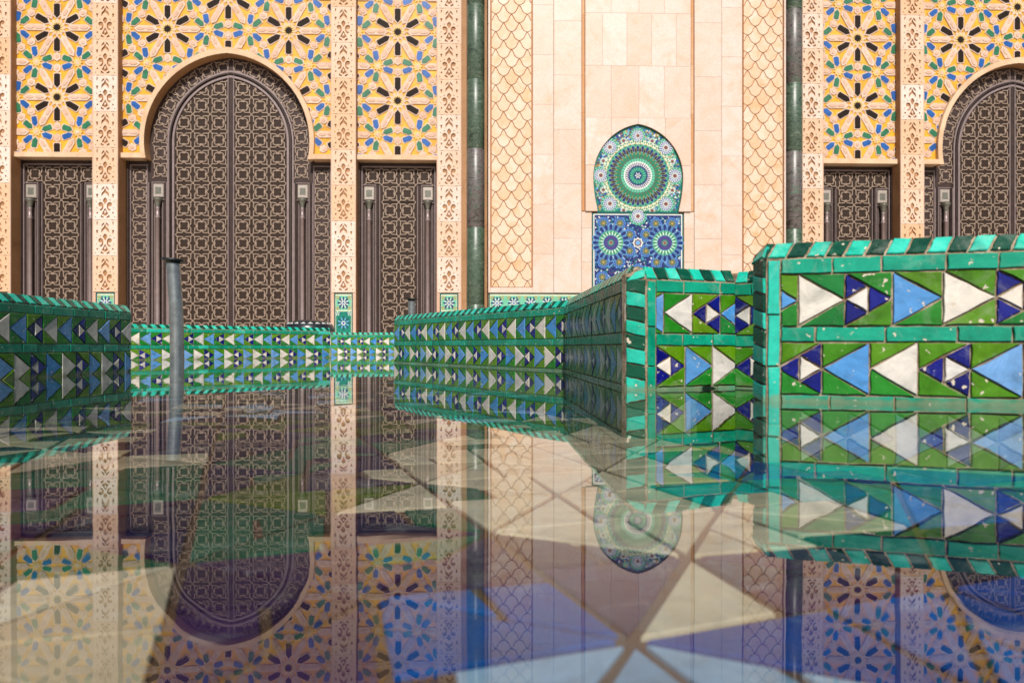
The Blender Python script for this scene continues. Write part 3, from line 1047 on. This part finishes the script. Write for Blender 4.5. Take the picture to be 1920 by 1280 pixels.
for k in range(8):
    a = math.pi / 4 * k + math.pi / 2
    m = Mos(MK)
    small_rosette(m, (0, 0), 0.235 if k not in (0,) else 0.2, 0)
    rr = 1.06 if k not in (4,) else 1.08
    px, pz = rr * math.cos(a), zc + rr * math.sin(a)
    if abs(px) > 1.0:
        px *= 0.935
    m.build('rosette', niche, (px, pz, -0.013))
    a += math.pi / 8
    m = Mos(MK)
    m.disc((0, 0), 0.085, 'mwhite', 0, 12)
    m.ring((0, 0), 0.04, 0.085, 8, 'mteal', .001, 0.5, 0, 'dia')
    m.disc((0, 0), 0.045, 'mbrown', .002, 10)
    m.build('rosette', niche, (1.0 * math.cos(a), zc + 1.0 * math.sin(a), -0.0145))
# rectangular field below
m = Mos(MK)
zr0 = 0.3
m.poly(box(-1.19, 1.19, wz(zr0), wz(3.58)), 'mwhite', -0.0195)
m.poly(box(-1.16, 1.16, wz(zr0), wz(3.55)), 'mnavy', -0.0190)
gx = 0.062
iy = 0
z = zr0
while z < 3.52:
    x = -1.13 + (gx / 2 if iy % 2 else 0)
    while x < 1.14:
        k = random.choice(['mnavy', 'mlblue', 'mwhite', 'mnavy', 'mteal', 'mnavy', 'mpurple', 'mnavy'])
        q = random.uniform(0.55, 0.9) * gx / 2
        m.poly([(x - q, wz(z)), (x, wz(z) - q), (x + q, wz(z)), (x, wz(z) + q)], k, -0.0185)
        x += gx
    z += gx * 0.5
    iy += 1
m.build('mosaic_field', niche)
for cz in (2.815, 1.39):
    for sx_ in (-0.72, 0.72) if cz > 2 else (-0.72, 0.0, 0.72):
        m = Mos(MK)
        r = 0.46
        m.ring(c, 0.29, 0.52, 20, 'mlblue', .0, 0.86, 0.0, 'petal')
        m.ring(c, 0.31, 0.50, 20, 'mnavy', .0006, 0.66, 0.0, 'petal')
        m.disc(c, 0.325, 'mmint', .0012, 40)
        m.ring(c, 0.2, 0.33, 20, 'mgreen', .0016, 0.45, 0.0, 'petal')
        m.ring(c, 0.19, 0.29, 20, 'mwhite', .0020, 0.3, 0.5, 'petal')
        m.disc(c, 0.20, 'mblue', .0024, 30)
        m.ring(c, 0.07, 0.20, 16, 'mpurple', .0028, 0.7, 0.0, 'petal')
        m.disc(c, 0.09, 'mteal', .0032, 20)
        m.disc(c, 0.06, 'mbrown', .0036, 12)
        m.ring(c, 0.03, 0.06, 8, 'mwhite', .004, 0.4, 0, 'dia')
        m.build('rosette', niche, (sx_, wz(cz), -0.0145))
for (fx, fz) in [(sg * a, b) for sg in (-1, 1) for a, b in ((0.48, 3.33), (0.92, 3.33), (0.22, 3.03), (0.22, 2.6), (0.5, 2.3), (0.92, 2.3), (0.3, 1.85), (0.95, 1.9))] + [(0, 2.1)]:
    m = Mos(MK)
    m.disc(c, 0.16, 'mblue', 0, 20)
    m.ring(c, 0.09, 0.165, 10, 'mlblue', .0005, 0.75, 0, 'petal')
    m.ring(c, 0.1, 0.15, 10, 'mblue', .001, 0.5, 0, 'petal')
    m.disc(c, 0.095, 'molive', .0015, 12)
    m.ring(c, 0.03, 0.09, 8, 'mdteal', .002, 0.5, 0, 'petal')
    m.disc(c, 0.03, 'mgold', .0025, 8)
    m.build('rosette', niche, (fx, wz(fz), -0.0155))
m = Mos(MK)
for k, (r, kk) in enumerate(((0.15, 'mwhite'), (0.11, 'mbrown'), (0.07, 'mlblue'))):
    p = []
    for i in range(16):
        a = math.pi / 8 * i
        q = r if i % 2 == 0 else r * 0.78
        p.append((q * math.cos(a), q * math.sin(a)))
    m.poly(p, kk, k * 0.001)
m.build('rosette', niche, (0, wz(2.815), -0.0135))

# ---- tiled dado
def dado(parent, x0, x1, zt, n1, loc=(0, 0, 0)):
    m = Mos(MK)
    def P(a, b, zlo, zhi, k, h):
        m.poly(box(a, b, wz(zlo), wz(zhi)), k, n1 + h)
    P(x0, x1, GROUND, zt, 'mdteal', 0.0)
    P(x0 + 0.035, x1 - 0.035, GROUND, zt - 0.03, 'mcream', 0.002)
    P(x0 + 0.05, x1 - 0.05, zt - 0.46, zt - 0.07, 'mmint', 0.004)
    P(x0 + 0.05, x1 - 0.05, GROUND, zt - 0.5, 'mteal', 0.004)
    n = max(1, int((x1 - x0) / 0.44))
    for i in range(n):
        cx = x0 + (x1 - x0) * (i + 0.5) / n
        rw_ = (x1 - x0) / n / 2 - 0.05
        for (cz, sc) in ((zt - 0.265, 0.17), (zt - 0.82, 0.24), (zt - 1.35, 0.24)):
            cc = (cx, wz(cz))
            sc = min(sc, rw_)
            m.ring(cc, sc * 0.2, sc, 8, 'mnavy' if cz > zt - 0.5 else 'mdteal', n1 + .006, 0.5, 0.0, 'petal')
            m.ring(cc, sc * 0.2, sc * 0.8, 8, 'mlblue' if cz < zt - 0.5 else 'mwhite', n1 + .007, 0.35, 0.5, 'petal')
            m.disc(cc, sc * 0.28, 'mwhite', n1 + .008, 10)
            m.disc(cc, sc * 0.16, 'mblue', n1 + .009, 8)
        for sg in (-1, 1):
            for cz in (zt - 0.12, zt - 0.41, zt - 0.56):
                m.ring((cx + sg * rw_ * 0.78, wz(cz)), 0.005, 0.06, 5, 'mgold' if cz > zt - 0.5 else 'mwhite', n1 + .006, 0.5, 0.3, 'petal')
                m.disc((cx + sg * rw_ * 0.45, wz(cz)), 0.022, 'mnavy', n1 + .006, 8)
    o = m.build('tile_dado', parent, loc)
    return o
dado(wall, -3.97, -1.3, DADO - 0.01, -0.04)
dado(wall, 1.3, 3.97, DADO - 0.01, -0.04)

# ---- green marble columns
for sg, lb in ((-1, 'left green and purple marble column in front of the carved pilaster'), (1, 'right dark green marble column beside the netted marble panel')):
    t = thing('marble_column', lb, 'column', fac(sg * 4.32, GROUND, -0.33), 'green marble columns flanking the bay')
    z = 0.0
    for k, h_ in enumerate((1.5, 2.05, 2.1, 1.85, 2.0, 1.6)):
        me = lathe('drum', [(0.235, 0), (0.24, 0.006), (0.24, h_ - 0.006), (0.235, h_)], M['marble'], 32)
        o = put('drum', me, t, (0, z, 0), (0, random.uniform(0, 6), 0))
        z += h_

# ---- carved pilasters
def carved_mesh(seed):
    q = 0.00185
    def T(p):
        return [((x - 232) * q, -(y - 540) * q) for x, y in p]
    def mir(p):
        return [(464 - x, y) for x, y in p]
    holes = []
    lf = [(172, 375), (192, 335), (222, 312), (216, 345), (192, 366)]
    holes += [lf, mir(lf)]
    chv = [(232, 335), (216, 378), (180, 416), (176, 468), (205, 432), (232, 408)]
    holes.append(chv + [(464 - x, y) for x, y in reversed(chv[1:-1])])
    holes.append([(232, 478), (256, 502), (264, 528), (248, 556), (232, 582), (216, 556), (200, 528), (208, 502)])
    vo = [(133, 578), (142, 556), (168, 546), (196, 560), (208, 592), (207, 632), (192, 662), (168, 676), (148, 654), (172, 648), (187, 625), (182, 602), (164, 610), (142, 603)]
    holes += [vo, mir(vo)]
    holes.append([(232, 632), (280, 722), (232, 750), (184, 722)])
    isl = [(232, 662), (248, 692), (232, 720), (216, 692)]
    bl = [(172, 735), (218, 770), (204, 780), (166, 768)]
    holes += [bl, mir(bl)]
    for p in ([(98, 270), (146, 272), (140, 284), (100, 280)], [(112, 300), (128, 310), (118, 352), (108, 346)], [(100, 430), (132, 426), (124, 480), (112, 478)],
              [(156, 505), (170, 512), (164, 524), (152, 520)], [(94, 540), (112, 532), (110, 552)], [(104, 630), (118, 622), (114, 648)],
              [(106, 700), (124, 690), (134, 706), (114, 722)], [(84, 760), (100, 752), (96, 776)]):
        holes += [p, mir(p)]
    H_ = [T(p) for p in holes]
    I_ = T(isl)
    out = box(-0.318, 0.318, -0.486, 0.486)
    def solid(p):
        if not inside(p, out):
            return None
        if inside(p, I_):
            return 1
        return 0 if any(inside(p, h) for h in H_) else 1
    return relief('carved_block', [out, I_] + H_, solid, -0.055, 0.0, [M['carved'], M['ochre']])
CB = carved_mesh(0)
def pilaster(s, label, w=0.68):
    t = thing('carved_pilaster', label, 'pilaster', fac(s, GROUND, N_PIL), 'carved stone pilasters of the facade')
    put('pilaster_core', prism('pilaster_core', box(-w / 2, w / 2, 0, HT), -0.62, -0.03, M['jamb'], 0.0), t)
    for sg in (-1, 1):
        z = 0
        while z < HT:
            h_ = min(1.45, HT - z)
            put('edge_stone', prism('edge_stone', box(-0.012, 0.012, 0.002, h_ - 0.002), -0.03, 0.004, M['carved_core'], 0.002), t, (sg * (w / 2 - 0.012), z, 0))
            z += h_
    z = wz(1.54) + 0.49
    while z < HT:
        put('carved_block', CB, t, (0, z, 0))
        z += 0.978
    d = dado(t, -0.255, 0.255, 1.52, -0.02)
    for sg in (-1, 1):
        put('edge_stone', prism('edge_stone', box(-0.03, 0.03, 0, wz(1.53)), -0.03, -0.002, M['carved_core'], 0.002), t, (sg * 0.286, 0, 0))
    return t
pilaster(-17.22, 'carved pilaster cut off by the left edge of the picture')
pilaster(-14.37, 'carved pilaster left of the large arched door, with the standing pipe to its right')
pilaster(-7.95, 'carved pilaster right of the large arched door, above the farthest tiled wall')
pilaster(-5.06, 'carved pilaster directly left of the left green column')
pilaster(5.06, 'carved orange-toned pilaster directly right of the right green column')
pilaster(7.93, 'carved pilaster between the right narrow door and the cropped arched door')
pilaster(14.37, 'carved pilaster beyond the cropped arched door at the far right')
for sg, lb in ((-1, 'narrow ochre stone strip behind the left green column'), (1, 'narrow ochre stone strip behind the right green column')):
    o = put('corner_strip', prism('corner_strip', box(-0.41, 0.41, 0, HT), -0.5, -0.06, M['jamb']), None)
    o.matrix_world = fac(sg * 4.34, GROUND, N_PIL)
    tag(o, lb, 'wall strip')

# ---- star panels
A_ = 1.91
PX = A_ / 131
def shield(r0, r1, w, tip, both=False):
    h = w / 2
    if both:
        return [(r0, 0), (r0 + tip, -h), (r1 - tip, -h), (r1, 0), (r1 - tip, h), (r0 + tip, h)]
    return [(r0, 0), (r0 + tip, -h), (r1 - 1.5, -h), (r1, -h * 0.55), (r1, h * 0.55), (r1 - 1.5, h), (r0 + tip, h)]
def sc(p):
    return [(x * PX, y * PX) for x, y in p]
def starp(n, ro, ri, ph=0.0):
    return sc([((ro if i % 2 == 0 else ri) * math.cos(math.pi * (i + ph) / n), (ro if i % 2 == 0 else ri) * math.sin(math.pi * (i + ph) / n)) for i in range(2 * n)])
BLK, BLKF = sc(shield(17.5, 44.5, 11, 6.5)), sc(shield(14.5, 46.5, 14.8, 7.2))
STN = sc(shield(17, 63, 12.5, 7.5, True))
INC1, INC2 = sc(shield(24, 40, 6, 4, True)), sc(shield(42, 58, 6, 4, True))
CLR, CLRF = sc(shield(10.2, 29.6, 10, 5.2)), sc(shield(7.5, 32, 13.4, 6))
STN9 = sc(shield(9, 30, 9, 5, True))
HEXB = sc([(8.8 * math.cos(math.pi / 3 * i), 7.8 * math.sin(math.pi / 3 * i)) for i in range(6)])
HEXI = sc([(4.4 * math.cos(math.pi / 3 * i), 3.8 * math.sin(math.pi / 3 * i)) for i in range(6)])
ST12A, ST12B, ST12C, ST9A, ST9B = starp(12, 19, 13), starp(12, 15.5, 8.5, 1), starp(12, 9, 5.6), starp(9, 10, 6.5), starp(9, 5, 3.2)
_pm = {}
def star_panel(label, s, half, z0, lattice, arch=None, lintels=()):
    """lattice: list of 12-star positions (x, z) relative to the panel axis"""
    t = thing('star_panel', label, 'mosaic panel', fac(s, GROUND, N_PAN), 'star mosaic panels of the facade')
    out = box(-half, half, wz(z0), HT)
    if arch:
        ap = [(x, wz(z)) for x, z in arch]
        cut = [(ap[0][0], wz(z0) - 0.5)] + ap + [(ap[-1][0], wz(z0) - 0.5)]
        me = relief('yellow_ground', [out, cut], lambda p: (1 if inside(p, out) and not inside(p, cut) else None), -0.24, 0.0, [M['yellow'], M['jamb']], False)
    else:
        me = prism('yellow_ground', out, -0.24, 0.0, M['yellow'])
    put('yellow_ground', me, t)
    cnt = [0]
    def piece(name, poly, c, ang, z1, mat, zlo=-0.01, ch=0.006):
        ca, sa = math.cos(ang), math.sin(ang)
        P = [(c[0] + ca * x - sa * y, wz(c[1]) + sa * x + ca * y) for x, y in poly]
        xs, ys = [p[0] for p in P], [p[1] for p in P]
        m_ = 0.03
        if max(xs) < -half or min(xs) > half or max(ys) < wz(z0) + 0.02 or min(ys) > HT:
            return
        whole = min(xs) > -half - 0.1 and max(xs) < half + 0.1 and min(ys) > wz(z0) + 0.005 and max(ys) < HT + 0.5
        if arch and whole:
            gx_, gy_ = sum(xs) / len(xs), sum(ys) / len(ys)
            if any(inside(p, cut) for p in P) or min((gx_ - a[0]) ** 2 + (gy_ - a[1]) ** 2 for a in ap) < 0.12:
                if any(inside(p, acut) for p in P):
                    whole = False
        z1 = z1 + (cnt[0] % 9) * 0.0007
        cnt[0] += 1
        if whole:
            k = (name, id(poly), mat, cnt[0] % 9)
            if k not in _pm:
                _pm[k] = prism(name, poly, zlo, z1, M[mat], ch)
            put(name, _pm[k], t, (c[0], wz(c[1]), 0), (0, 0, ang))
            return
        P = clip(clip(clip(P, 0, 1, wz(z0) + 0.004), 1, 0, -half + 0.002), -1, 0, -half + 0.002)
        if arch and len(P) > 2:
            gx_, gy_ = sum(p[0] for p in P) / len(P), sum(p[1] for p in P) / len(P)
            best = min(range(len(acut)), key=lambda i: (acut[i][0] - gx_) ** 2 + (acut[i][1] - gy_) ** 2)
            for b in {max(1, best - 1), best, min(len(acut) - 2, best + 1)}:
                a0, a1 = acut[b - 1], acut[(b + 1) % len(acut)]
                d = Vector((a1[0] - a0[0], a1[1] - a0[1]))
                if d.length < 1e-6:
                    continue
                nn = Vector((-d.y, d.x)).normalized()
                if nn.dot(Vector((acut[b][0], acut[b][1] - wz(5.9)))) < 0:
                    nn = -nn
                P = clip(P, nn.x, nn.y, nn.x * acut[b][0] + nn.y * acut[b][1])
                if len(P) < 3:
                    break
        if len(P) > 2 and area(ccw(P)) > 0.0012:
            q = [P[0]]
            for c_ in P[1:]:
                if math.hypot(c_[0] - q[-1][0], c_[1] - q[-1][1]) > 0.003:
                    q.append(c_)
            if len(q) > 2:
                put(name, prism(name, q, zlo, z1, M[mat], 0.0), t)
    if arch:
        acut = [(x, wz(z)) for x, z in arch_pts(2.25 + 0.125, 5.7, 8.12 + 0.165, z0, 22)]
    seen9 = set()
    for (cx, cz) in lattice:
        c = (cx, cz)
        piece('centre_star', ST12A, c, 0, 0.012, 'strap')
        piece('centre_star', ST12B, c, 0, 0.019, 'pyellow')
        piece('centre_star', ST12C, c, 0, 0.027, 'fblack')
        for k in range(6):
            a = R(30 + 60 * k)
            piece('stone_surround', BLKF, c, a, 0.016, 'strap')
            piece('glazed_petal', BLK, c, a, 0.028, 'fblack')
            bc = (cx + 55 * PX * math.cos(a), cz + 55 * PX * math.sin(a))
            piece('stone_boss', HEXB, bc, a, 0.020, 'strap')
            piece('stone_boss', HEXI, bc, a, 0.030, 'carved_core')
            a = R(60 * k)
            piece('stone_petal', STN, c, a, 0.024, 'strap')
            piece('stone_petal', INC1, c, a, 0.034, 'carved_core')
            piece('stone_petal', INC2, c, a, 0.034, 'carved_core')
            nc = (cx + A_ / math.sqrt(3) * math.cos(a), cz + A_ / math.sqrt(3) * math.sin(a))
            if any(abs(nc[0] - q[0]) + abs(nc[1] - q[1]) < 0.1 for q in seen9):
                continue
            seen9.add(nc)
            par = 1 if k % 2 == 0 else -1
            th = a + math.pi                                             # towards this 12-star
            piece('centre_star', ST9A, nc, th, 0.018, 'pyellow')
            piece('centre_star', ST9B, nc, th, 0.028, 'strap')
            for j in range(9):
                b = th + R(40 * j)
                if j % 3 == 0:
                    continue
                piece('stone_surround', CLRF, nc, b, 0.013, 'strap')
                piece('glazed_petal', CLR, nc, b, 0.024, 'fblue' if (j % 3 == 1) == (par > 0) else 'fgreen')
    # lintels
    for (x0, x1) in lintels:
        put('lintel', prism('lintel', box(x0, x1, wz(5.22), wz(z0)), -0.24, 0.13, M['lintel'], 0.006), t)
    if arch:
        n_ = len(ap)
        outer = [(x, wz(z)) for x, z in arch_pts(2.25 + 0.125, 5.7, 8.12 + 0.165, 5.22, 22)]
        inner = [(x, wz(z)) for x, z in arch_pts(2.25, 5.7, 8.12, 5.22, 22)]
        v, f = [], []
        for i in range(len(inner)):
            v += [(*inner[i], -0.24), (*inner[i], 0.12), (*outer[i], 0.12), (*outer[i], -0.02)]
        for i in range(len(inner) - 1):
            a, b = 4 * i, 4 * i + 4
            for k in range(3):
                f.append((a + k, b + k, b + k + 1, a + k + 1)[::-1])
        f.append((0, 1, 2, 3)); e = 4 * (len(inner) - 1); f.append((e + 3, e + 2, e + 1, e))
        me = mesh('archivolt', v, f, [M['lintel'], M['jamb']], [1 if k % 3 == 0 else 0 for k in range(len(f))])
        bm = bmesh.new(); bm.from_mesh(me); bmesh.ops.recalc_face_normals(bm, faces=bm.faces); bm.to_mesh(me); bm.free()
        put('archivolt', me, t)
    return t

PZ0 = 5.36
lat_side = [(dx * A_ * math.sqrt(3) / 2, z + (A_ / 2 if dx else 0)) for dx in (-1, 0, 1) for z in (4.98, 6.89, 8.80, 10.71)]
lat_door = [(dx * A_ * math.sqrt(3) / 2, z + (0 if dx % 2 else A_ / 2)) for dx in (-3, -2, -1, 0, 1, 2, 3) for z in (3.07, 4.98, 6.89, 8.80, 10.71)]
ARCH = arch_pts(2.25, 5.7, 8.12, PZ0, 22)
hwid = abs(ARCH[0][0])
star_panel('tall star mosaic panel above the narrow door at the far left', -15.80, 1.09, PZ0, lat_side, None, [(-1.09, 1.09)])
star_panel('star mosaic panel around the top of the complete arched door', -11.16, 2.87, PZ0, lat_door, ARCH, [(-2.87, -hwid - 0.10), (hwid + 0.10, 2.87)])
star_panel('tall star mosaic panel left of the left green column', -6.50, 1.105, PZ0, lat_side, None, [(-1.105, 1.105)])
star_panel('tall star mosaic panel right of the right green column', 6.50, 1.10, PZ0, lat_side, None, [(-1.10, 1.10)])
star_panel('star mosaic panel around the arched door cropped by the right edge', 11.14, 2.87, PZ0, lat_door, ARCH, [(-2.87, -hwid - 0.10), (hwid + 0.10, 2.87)])

# ---- bronze doors
PITCH = 0.48
def cell_mesh():
    u = PITCH / 32
    lobe = []
    for i in range(8):
        a = R(135 - 180 * i / 7)
        lobe.append((4.3 + 4.1 * math.cos(a), 4.3 + 4.1 * math.sin(a)))
    q1 = [(-4.2, 12.4)] + lobe + [(12.4, -4.2), (12.4, -12.4)]
    loop = q1 + [(-x, -y) for x, y in q1]
    loop1 = [(x * u, y * u) for x, y in loop]
    loop2 = [(-x, y) for x, y in loop1]
    v, f = [], []
    ribbon_geo(v, f, loop1, 1.2 * u, 0.0, 0.022, True)
    ribbon_geo(v, f, loop2, 1.2 * u, 0.0, 0.024, True)
    for sx_ in (-1, 1):
        for sy_ in (-1, 1):
            ribbon_geo(v, f, [(12.0 * u * sx_, 12.0 * u * sy_), (15.9 * u * sx_, 15.9 * u * sy_)], 1.1 * u, 0.0, 0.020, False, False)
    me = mesh('lattice_cell', v, f, M['strapmetal'])
    bm = bmesh.new(); bm.from_mesh(me); bmesh.ops.recalc_face_normals(bm, faces=bm.faces); bm.to_mesh(me); bm.free()
    return me
CELL = cell_mesh()
FLOW = prism('rosette_boss', [(0.062 * (1 + 0.35 * math.cos(4 * a + math.pi)) * math.cos(a), 0.062 * (1 + 0.35 * math.cos(4 * a + math.pi)) * math.sin(a)) for a in [2 * math.pi * i / 16 for i in range(16)]], 0, 0.014, M['bronze'], 0.006)
CAPM = lathe('capital', [(0.05, 0.0), (0.055, 0.05), (0.07, 0.10), (0.075, 0.13), (0.115, 0.20), (0.125, 0.215), (0.125, 0.24)], M['verd'], 12)
def shaft_mesh(h):
    return lathe('colonnette_shaft', [(0.085, 0.0), (0.085, 0.12), (0.06, 0.16), (0.058, h - 0.30), (0.07, h - 0.29), (0.07, h - 0.26), (0.05, h - 0.25), (0.05, h - 0.03), (0.06, h)], M['silver'], 12)
PLATE = prism('capital_plate', box(-0.145, 0.145, -0.19, 0.19), 0, 0.06, M['plate'], 0.02)
PLATEI = prism('carved_inset', box(-0.085, 0.085, -0.10, 0.10), 0.05, 0.068, M['verd'], 0.012)

def vbar(t, x, z0, z1, w, h, mat, name='moulding', zlo=0.0):
    return put(name, prism(name, box(x - w / 2, x + w / 2, wz(z0), wz(z1)), zlo, h, M[mat], min(w, h) * 0.3), t)
def hbar(t, x0, x1, z, w, h, mat, name='moulding'):
    return put(name, prism(name, box(x0, x1, wz(z) - w / 2, wz(z) + w / 2), 0, h, M[mat], min(w, h) * 0.3), t)

def colonnette(t, x, ztop):
    p = put('capital_plate', PLATE, t, (x, wz(ztop - 0.19), 0))
    put('carved_inset', PLATEI, p)
    cb = put('colonnette', shaft_mesh(ztop - 0.66 - GROUND), t, (x, 0, 0.09))
    put('capital', CAPM, cb, (0, ztop - 0.66 - GROUND, 0))

def arched_door(label, s):
    t = thing('arched_door', label, 'door', fac(s, GROUND, N_DOOR), 'bronze arched doors of the facade')
    put('door_frame', prism('door_frame', box(-2.90, 2.90, 0, wz(8.5)), -0.12, 0.0, M['bronze2']), t)
    zc, hl, tip = 5.75, 1.56, 7.55
    la = arch_pts(hl, zc, tip, zc, 20)
    for sg in (-1, 1):
        p = [(x, wz(z)) for x, z in la if x * sg > 0.0]
        if sg > 0:
            poly = [(0.07, 0)] + [(0.07, wz(tip - 0.05))] + [q for q in p if q[0] > 0.09] + [(hl, 0)]
        else:
            poly = [(-hl, 0)] + [q for q in p if q[0] < -0.09] + [(-0.07, wz(tip - 0.05)), (-0.07, 0)]
        leaf = put('door_leaf', prism('door_leaf', poly, 0.0, 0.02, M['bronze']), t)
        lin_ = arch_pts(hl - 0.03, zc, tip - 0.04, zc, 20)
        lp = [(x, wz(z)) for x, z in lin_] + [(hl, -9), (-hl, -9)]
        for r in range(17):
            z = 7.25 - PITCH * r + 0.0
            for k in range(3):
                x = sg * (0.33 + PITCH * k)
                if z < GROUND + 0.2:
                    continue
                if inside((x + sg * 0.24, wz(z) + 0.24), lp):
                    put('lattice_cell', CELL, leaf, (x, wz(z), 0.02))
                    continue
                bm = bmesh.new(); bm.from_mesh(CELL)
                bmesh.ops.translate(bm, verts=bm.verts, vec=(x, wz(z), 0))
                for i in range(1, len(lin_) - 1):
                    (ax, az), (bx, bz) = lin_[i - 1], lin_[i + 1]
                    mx, mz = lin_[i]
                    if mx * sg < 0.02:
                        continue
                    nn = Vector((-(bz - az), bx - ax, 0)).normalized()
                    if nn.dot(Vector((mx, mz - 5.2, 0))) < 0:
                        nn = -nn
                    bmesh.ops.bisect_plane(bm, geom=bm.verts[:] + bm.edges[:] + bm.faces[:], plane_co=(mx, wz(mz), 0), plane_no=nn, clear_outer=True)
                if len(bm.faces) > 6:
                    me = bpy.data.meshes.new('lattice_cell'); bm.to_mesh(me)
                    me.materials.append(M['strapmetal'])
                    put('lattice_cell', me, leaf, (0, 0, 0.02))
                bm.free()
        hbar(t, sg * 0.1 if sg > 0 else -hl, hl if sg > 0 else -0.1, 4.19, 0.022, 0.03, 'fblack', 'joint_line')
    # mullion
    for x, w_, h_, mt in ((-0.075, 0.035, 0.06, 'silver'), (0.075, 0.035, 0.06, 'silver'), (0.0, 0.10, 0.05, 'bronze2')):
        vbar(t, x, GROUND, 8.0, w_, h_, mt, 'mullion')
    # arch mouldings running down to the floor
    for hh, dt, w_, z1, mt in ((1.58, 0.03, 0.055, 0.06, 'silver'), (1.665, 0.115, 0.035, 0.085, 'bronze2'), (1.72, 0.17, 0.04, 0.06, 'silver')):
        pts_ = arch_pts(hh, zc, tip + dt, zc, 22)
        pts_ = [(pts_[0][0], GROUND if hh < 1.65 else 0.3)] + pts_ + [(pts_[-1][0], GROUND if hh < 1.65 else 0.3)]
        put('arch_moulding', ribbon('arch_moulding', [(x, wz(z)) for x, z in pts_], w_, 0.0, z1, M[mt]), t)
    # ring of cells between the mouldings and the stone arch
    ring = arch_pts(1.945, zc, 7.86, zc, 40)
    acc, nxt = 0.0, 0.22
    prev = ring[len(ring) // 2]
    half = ring[len(ring) // 2:]
    pos = []
    for a, b in zip(half, half[1:]):
        d = math.hypot(b[0] - a[0], b[1] - a[1])
        while acc + d >= nxt:
            k = (nxt - acc) / d
            pos.append((a[0] + (b[0] - a[0]) * k, a[1] + (b[1] - a[1]) * k, math.atan2(b[1] - a[1], b[0] - a[0])))
            nxt += 0.462
        acc += d
    z = pos[-1][1] - 0.47
    while z > 4.75:
        pos.append((1.945, z, -math.pi / 2))
        z -= 0.47
    for (x, z, a) in pos:
        put('lattice_cell', CELL, t, (x, wz(z), 0.0), (0, 0, a), (0.96, 0.9, 1))
        put('lattice_cell', CELL, t, (-x, wz(z), 0.0), (0, 0, -a), (0.96, 0.9, 1))
    for sg in (-1, 1):
        # colonnette recess
        for x, w_, h_, mt in ((1.76, 0.03, 0.07, 'silver'), (1.81, 0.03, 0.05, 'bronze2'), (2.165, 0.03, 0.05, 'silver'), (2.215, 0.03, 0.07, 'bronze2'), (2.26, 0.03, 0.05, 'silver'),
                              (1.88, 0.025, 0.035, 'silver'), (2.10, 0.025, 0.035, 'silver')):
            vbar(t, sg * x, GROUND, 4.62 if abs(x - 1.99) > 0.15 else 4.1, w_, h_, mt)
        hbar(t, sg * 1.99 - 0.19, sg * 1.99 + 0.19, 4.62, 0.03, 0.05, 'silver')
        hbar(t, sg * 1.99 - 0.17, sg * 1.99 + 0.17, 4.145, 0.03, 0.05, 'silver')
        colonnette(t, sg * 1.99, 4.58)
        # side strip with one column of cells
        z = 4.78
        while z > GROUND + 0.2:
            put('lattice_cell', CELL, t, (sg * 2.51, wz(z), 0.0), None, (0.94, 1, 1))
            z -= PITCH
        for x in (2.30, 2.76):
            vbar(t, sg * x, GROUND, 5.10, 0.03, 0.05, 'silver')
        vbar(t, sg * 2.82, GROUND, 5.2, 0.05, 0.08, 'bronze2')
        hbar(t, sg * 2.53 - 0.25, sg * 2.53 + 0.25, 5.10, 0.03, 0.05, 'silver')
    return t
arched_door('complete pointed-arch bronze door behind the standing steel pipe', -11.16)
arched_door('pointed-arch bronze door cropped by the right edge of the picture', 11.14)

def side_door(label, s):
    t = thing('side_door', label, 'door', fac(s, GROUND, N_DOOR), 'narrow bronze doors of the facade')
    put('door_frame', prism('door_frame', box(-1.12, 1.12, 0, wz(5.4)), -0.12, 0.0, M['bronze2']), t)
    leaf = put('door_leaf', prism('door_leaf', box(-0.50, 0.50, 0, wz(5.06)), 0.0, 0.02, M['bronze']), t)
    put('top_panel', prism('top_panel', box(-0.98, 0.98, wz(4.61), wz(5.065)), 0.0, 0.015, M['bronze']), t)
    z0 = 4.83
    for k in (-1.5, 1.5):
        put('lattice_cell', CELL, t, (k * PITCH, wz(z0), 0.015))
    for r in range(11):
        z = z0 - PITCH * r
        if z < GROUND + 0.2:
            break
        for k in (-0.5, 0.5):
            put('lattice_cell', CELL, leaf, (k * PITCH, wz(z), 0.02))
    hbar(t, -0.5, 0.5, 4.11, 0.022, 0.03, 'fblack', 'joint_line')
    hbar(t, -1.02, 1.02, 5.10, 0.035, 0.06, 'silver')
    for sg in (-1, 1):
        vbar(t, sg * 1.02, GROUND, 5.10, 0.035, 0.06, 'silver')
        vbar(t, sg * 1.085, GROUND, 5.2, 0.05, 0.09, 'bronze2')
        for x, w_, h_, mt in ((0.53, 0.025, 0.05, 'silver'), (0.585, 0.04, 0.06, 'bronze2'), (0.64, 0.025, 0.05, 'silver'), (0.70, 0.02, 0.035, 'silver'), (0.935, 0.02, 0.035, 'silver')):
            vbar(t, sg * x, GROUND, 4.58 if x < 0.65 else 4.06, w_, h_, mt)
        hbar(t, sg * 0.82 - 0.19, sg * 0.82 + 0.19, 4.58, 0.03, 0.05, 'silver')
        hbar(t, sg * 0.82 - 0.17, sg * 0.82 + 0.17, 4.10, 0.03, 0.05, 'silver')
        colonnette(t, sg * 0.82, 4.54)
    return t
side_door('narrow bronze door at the far left, behind the shaded tiled wall', -15.80)
side_door('narrow bronze door between the arched door and the left green column', -6.50)
side_door('narrow bronze door right of the right green column', 6.50)

# masonry behind the panels and doors
o = put('masonry_wall', prism('masonry_wall', box(-18.2, 18.2, 0, HT + 0.1), -2.6, -1.46, M['jamb']), None)
o.matrix_world = fac(0)
tag(o, 'plain masonry carrying the mosaic panels and bronze doors', 'wall')
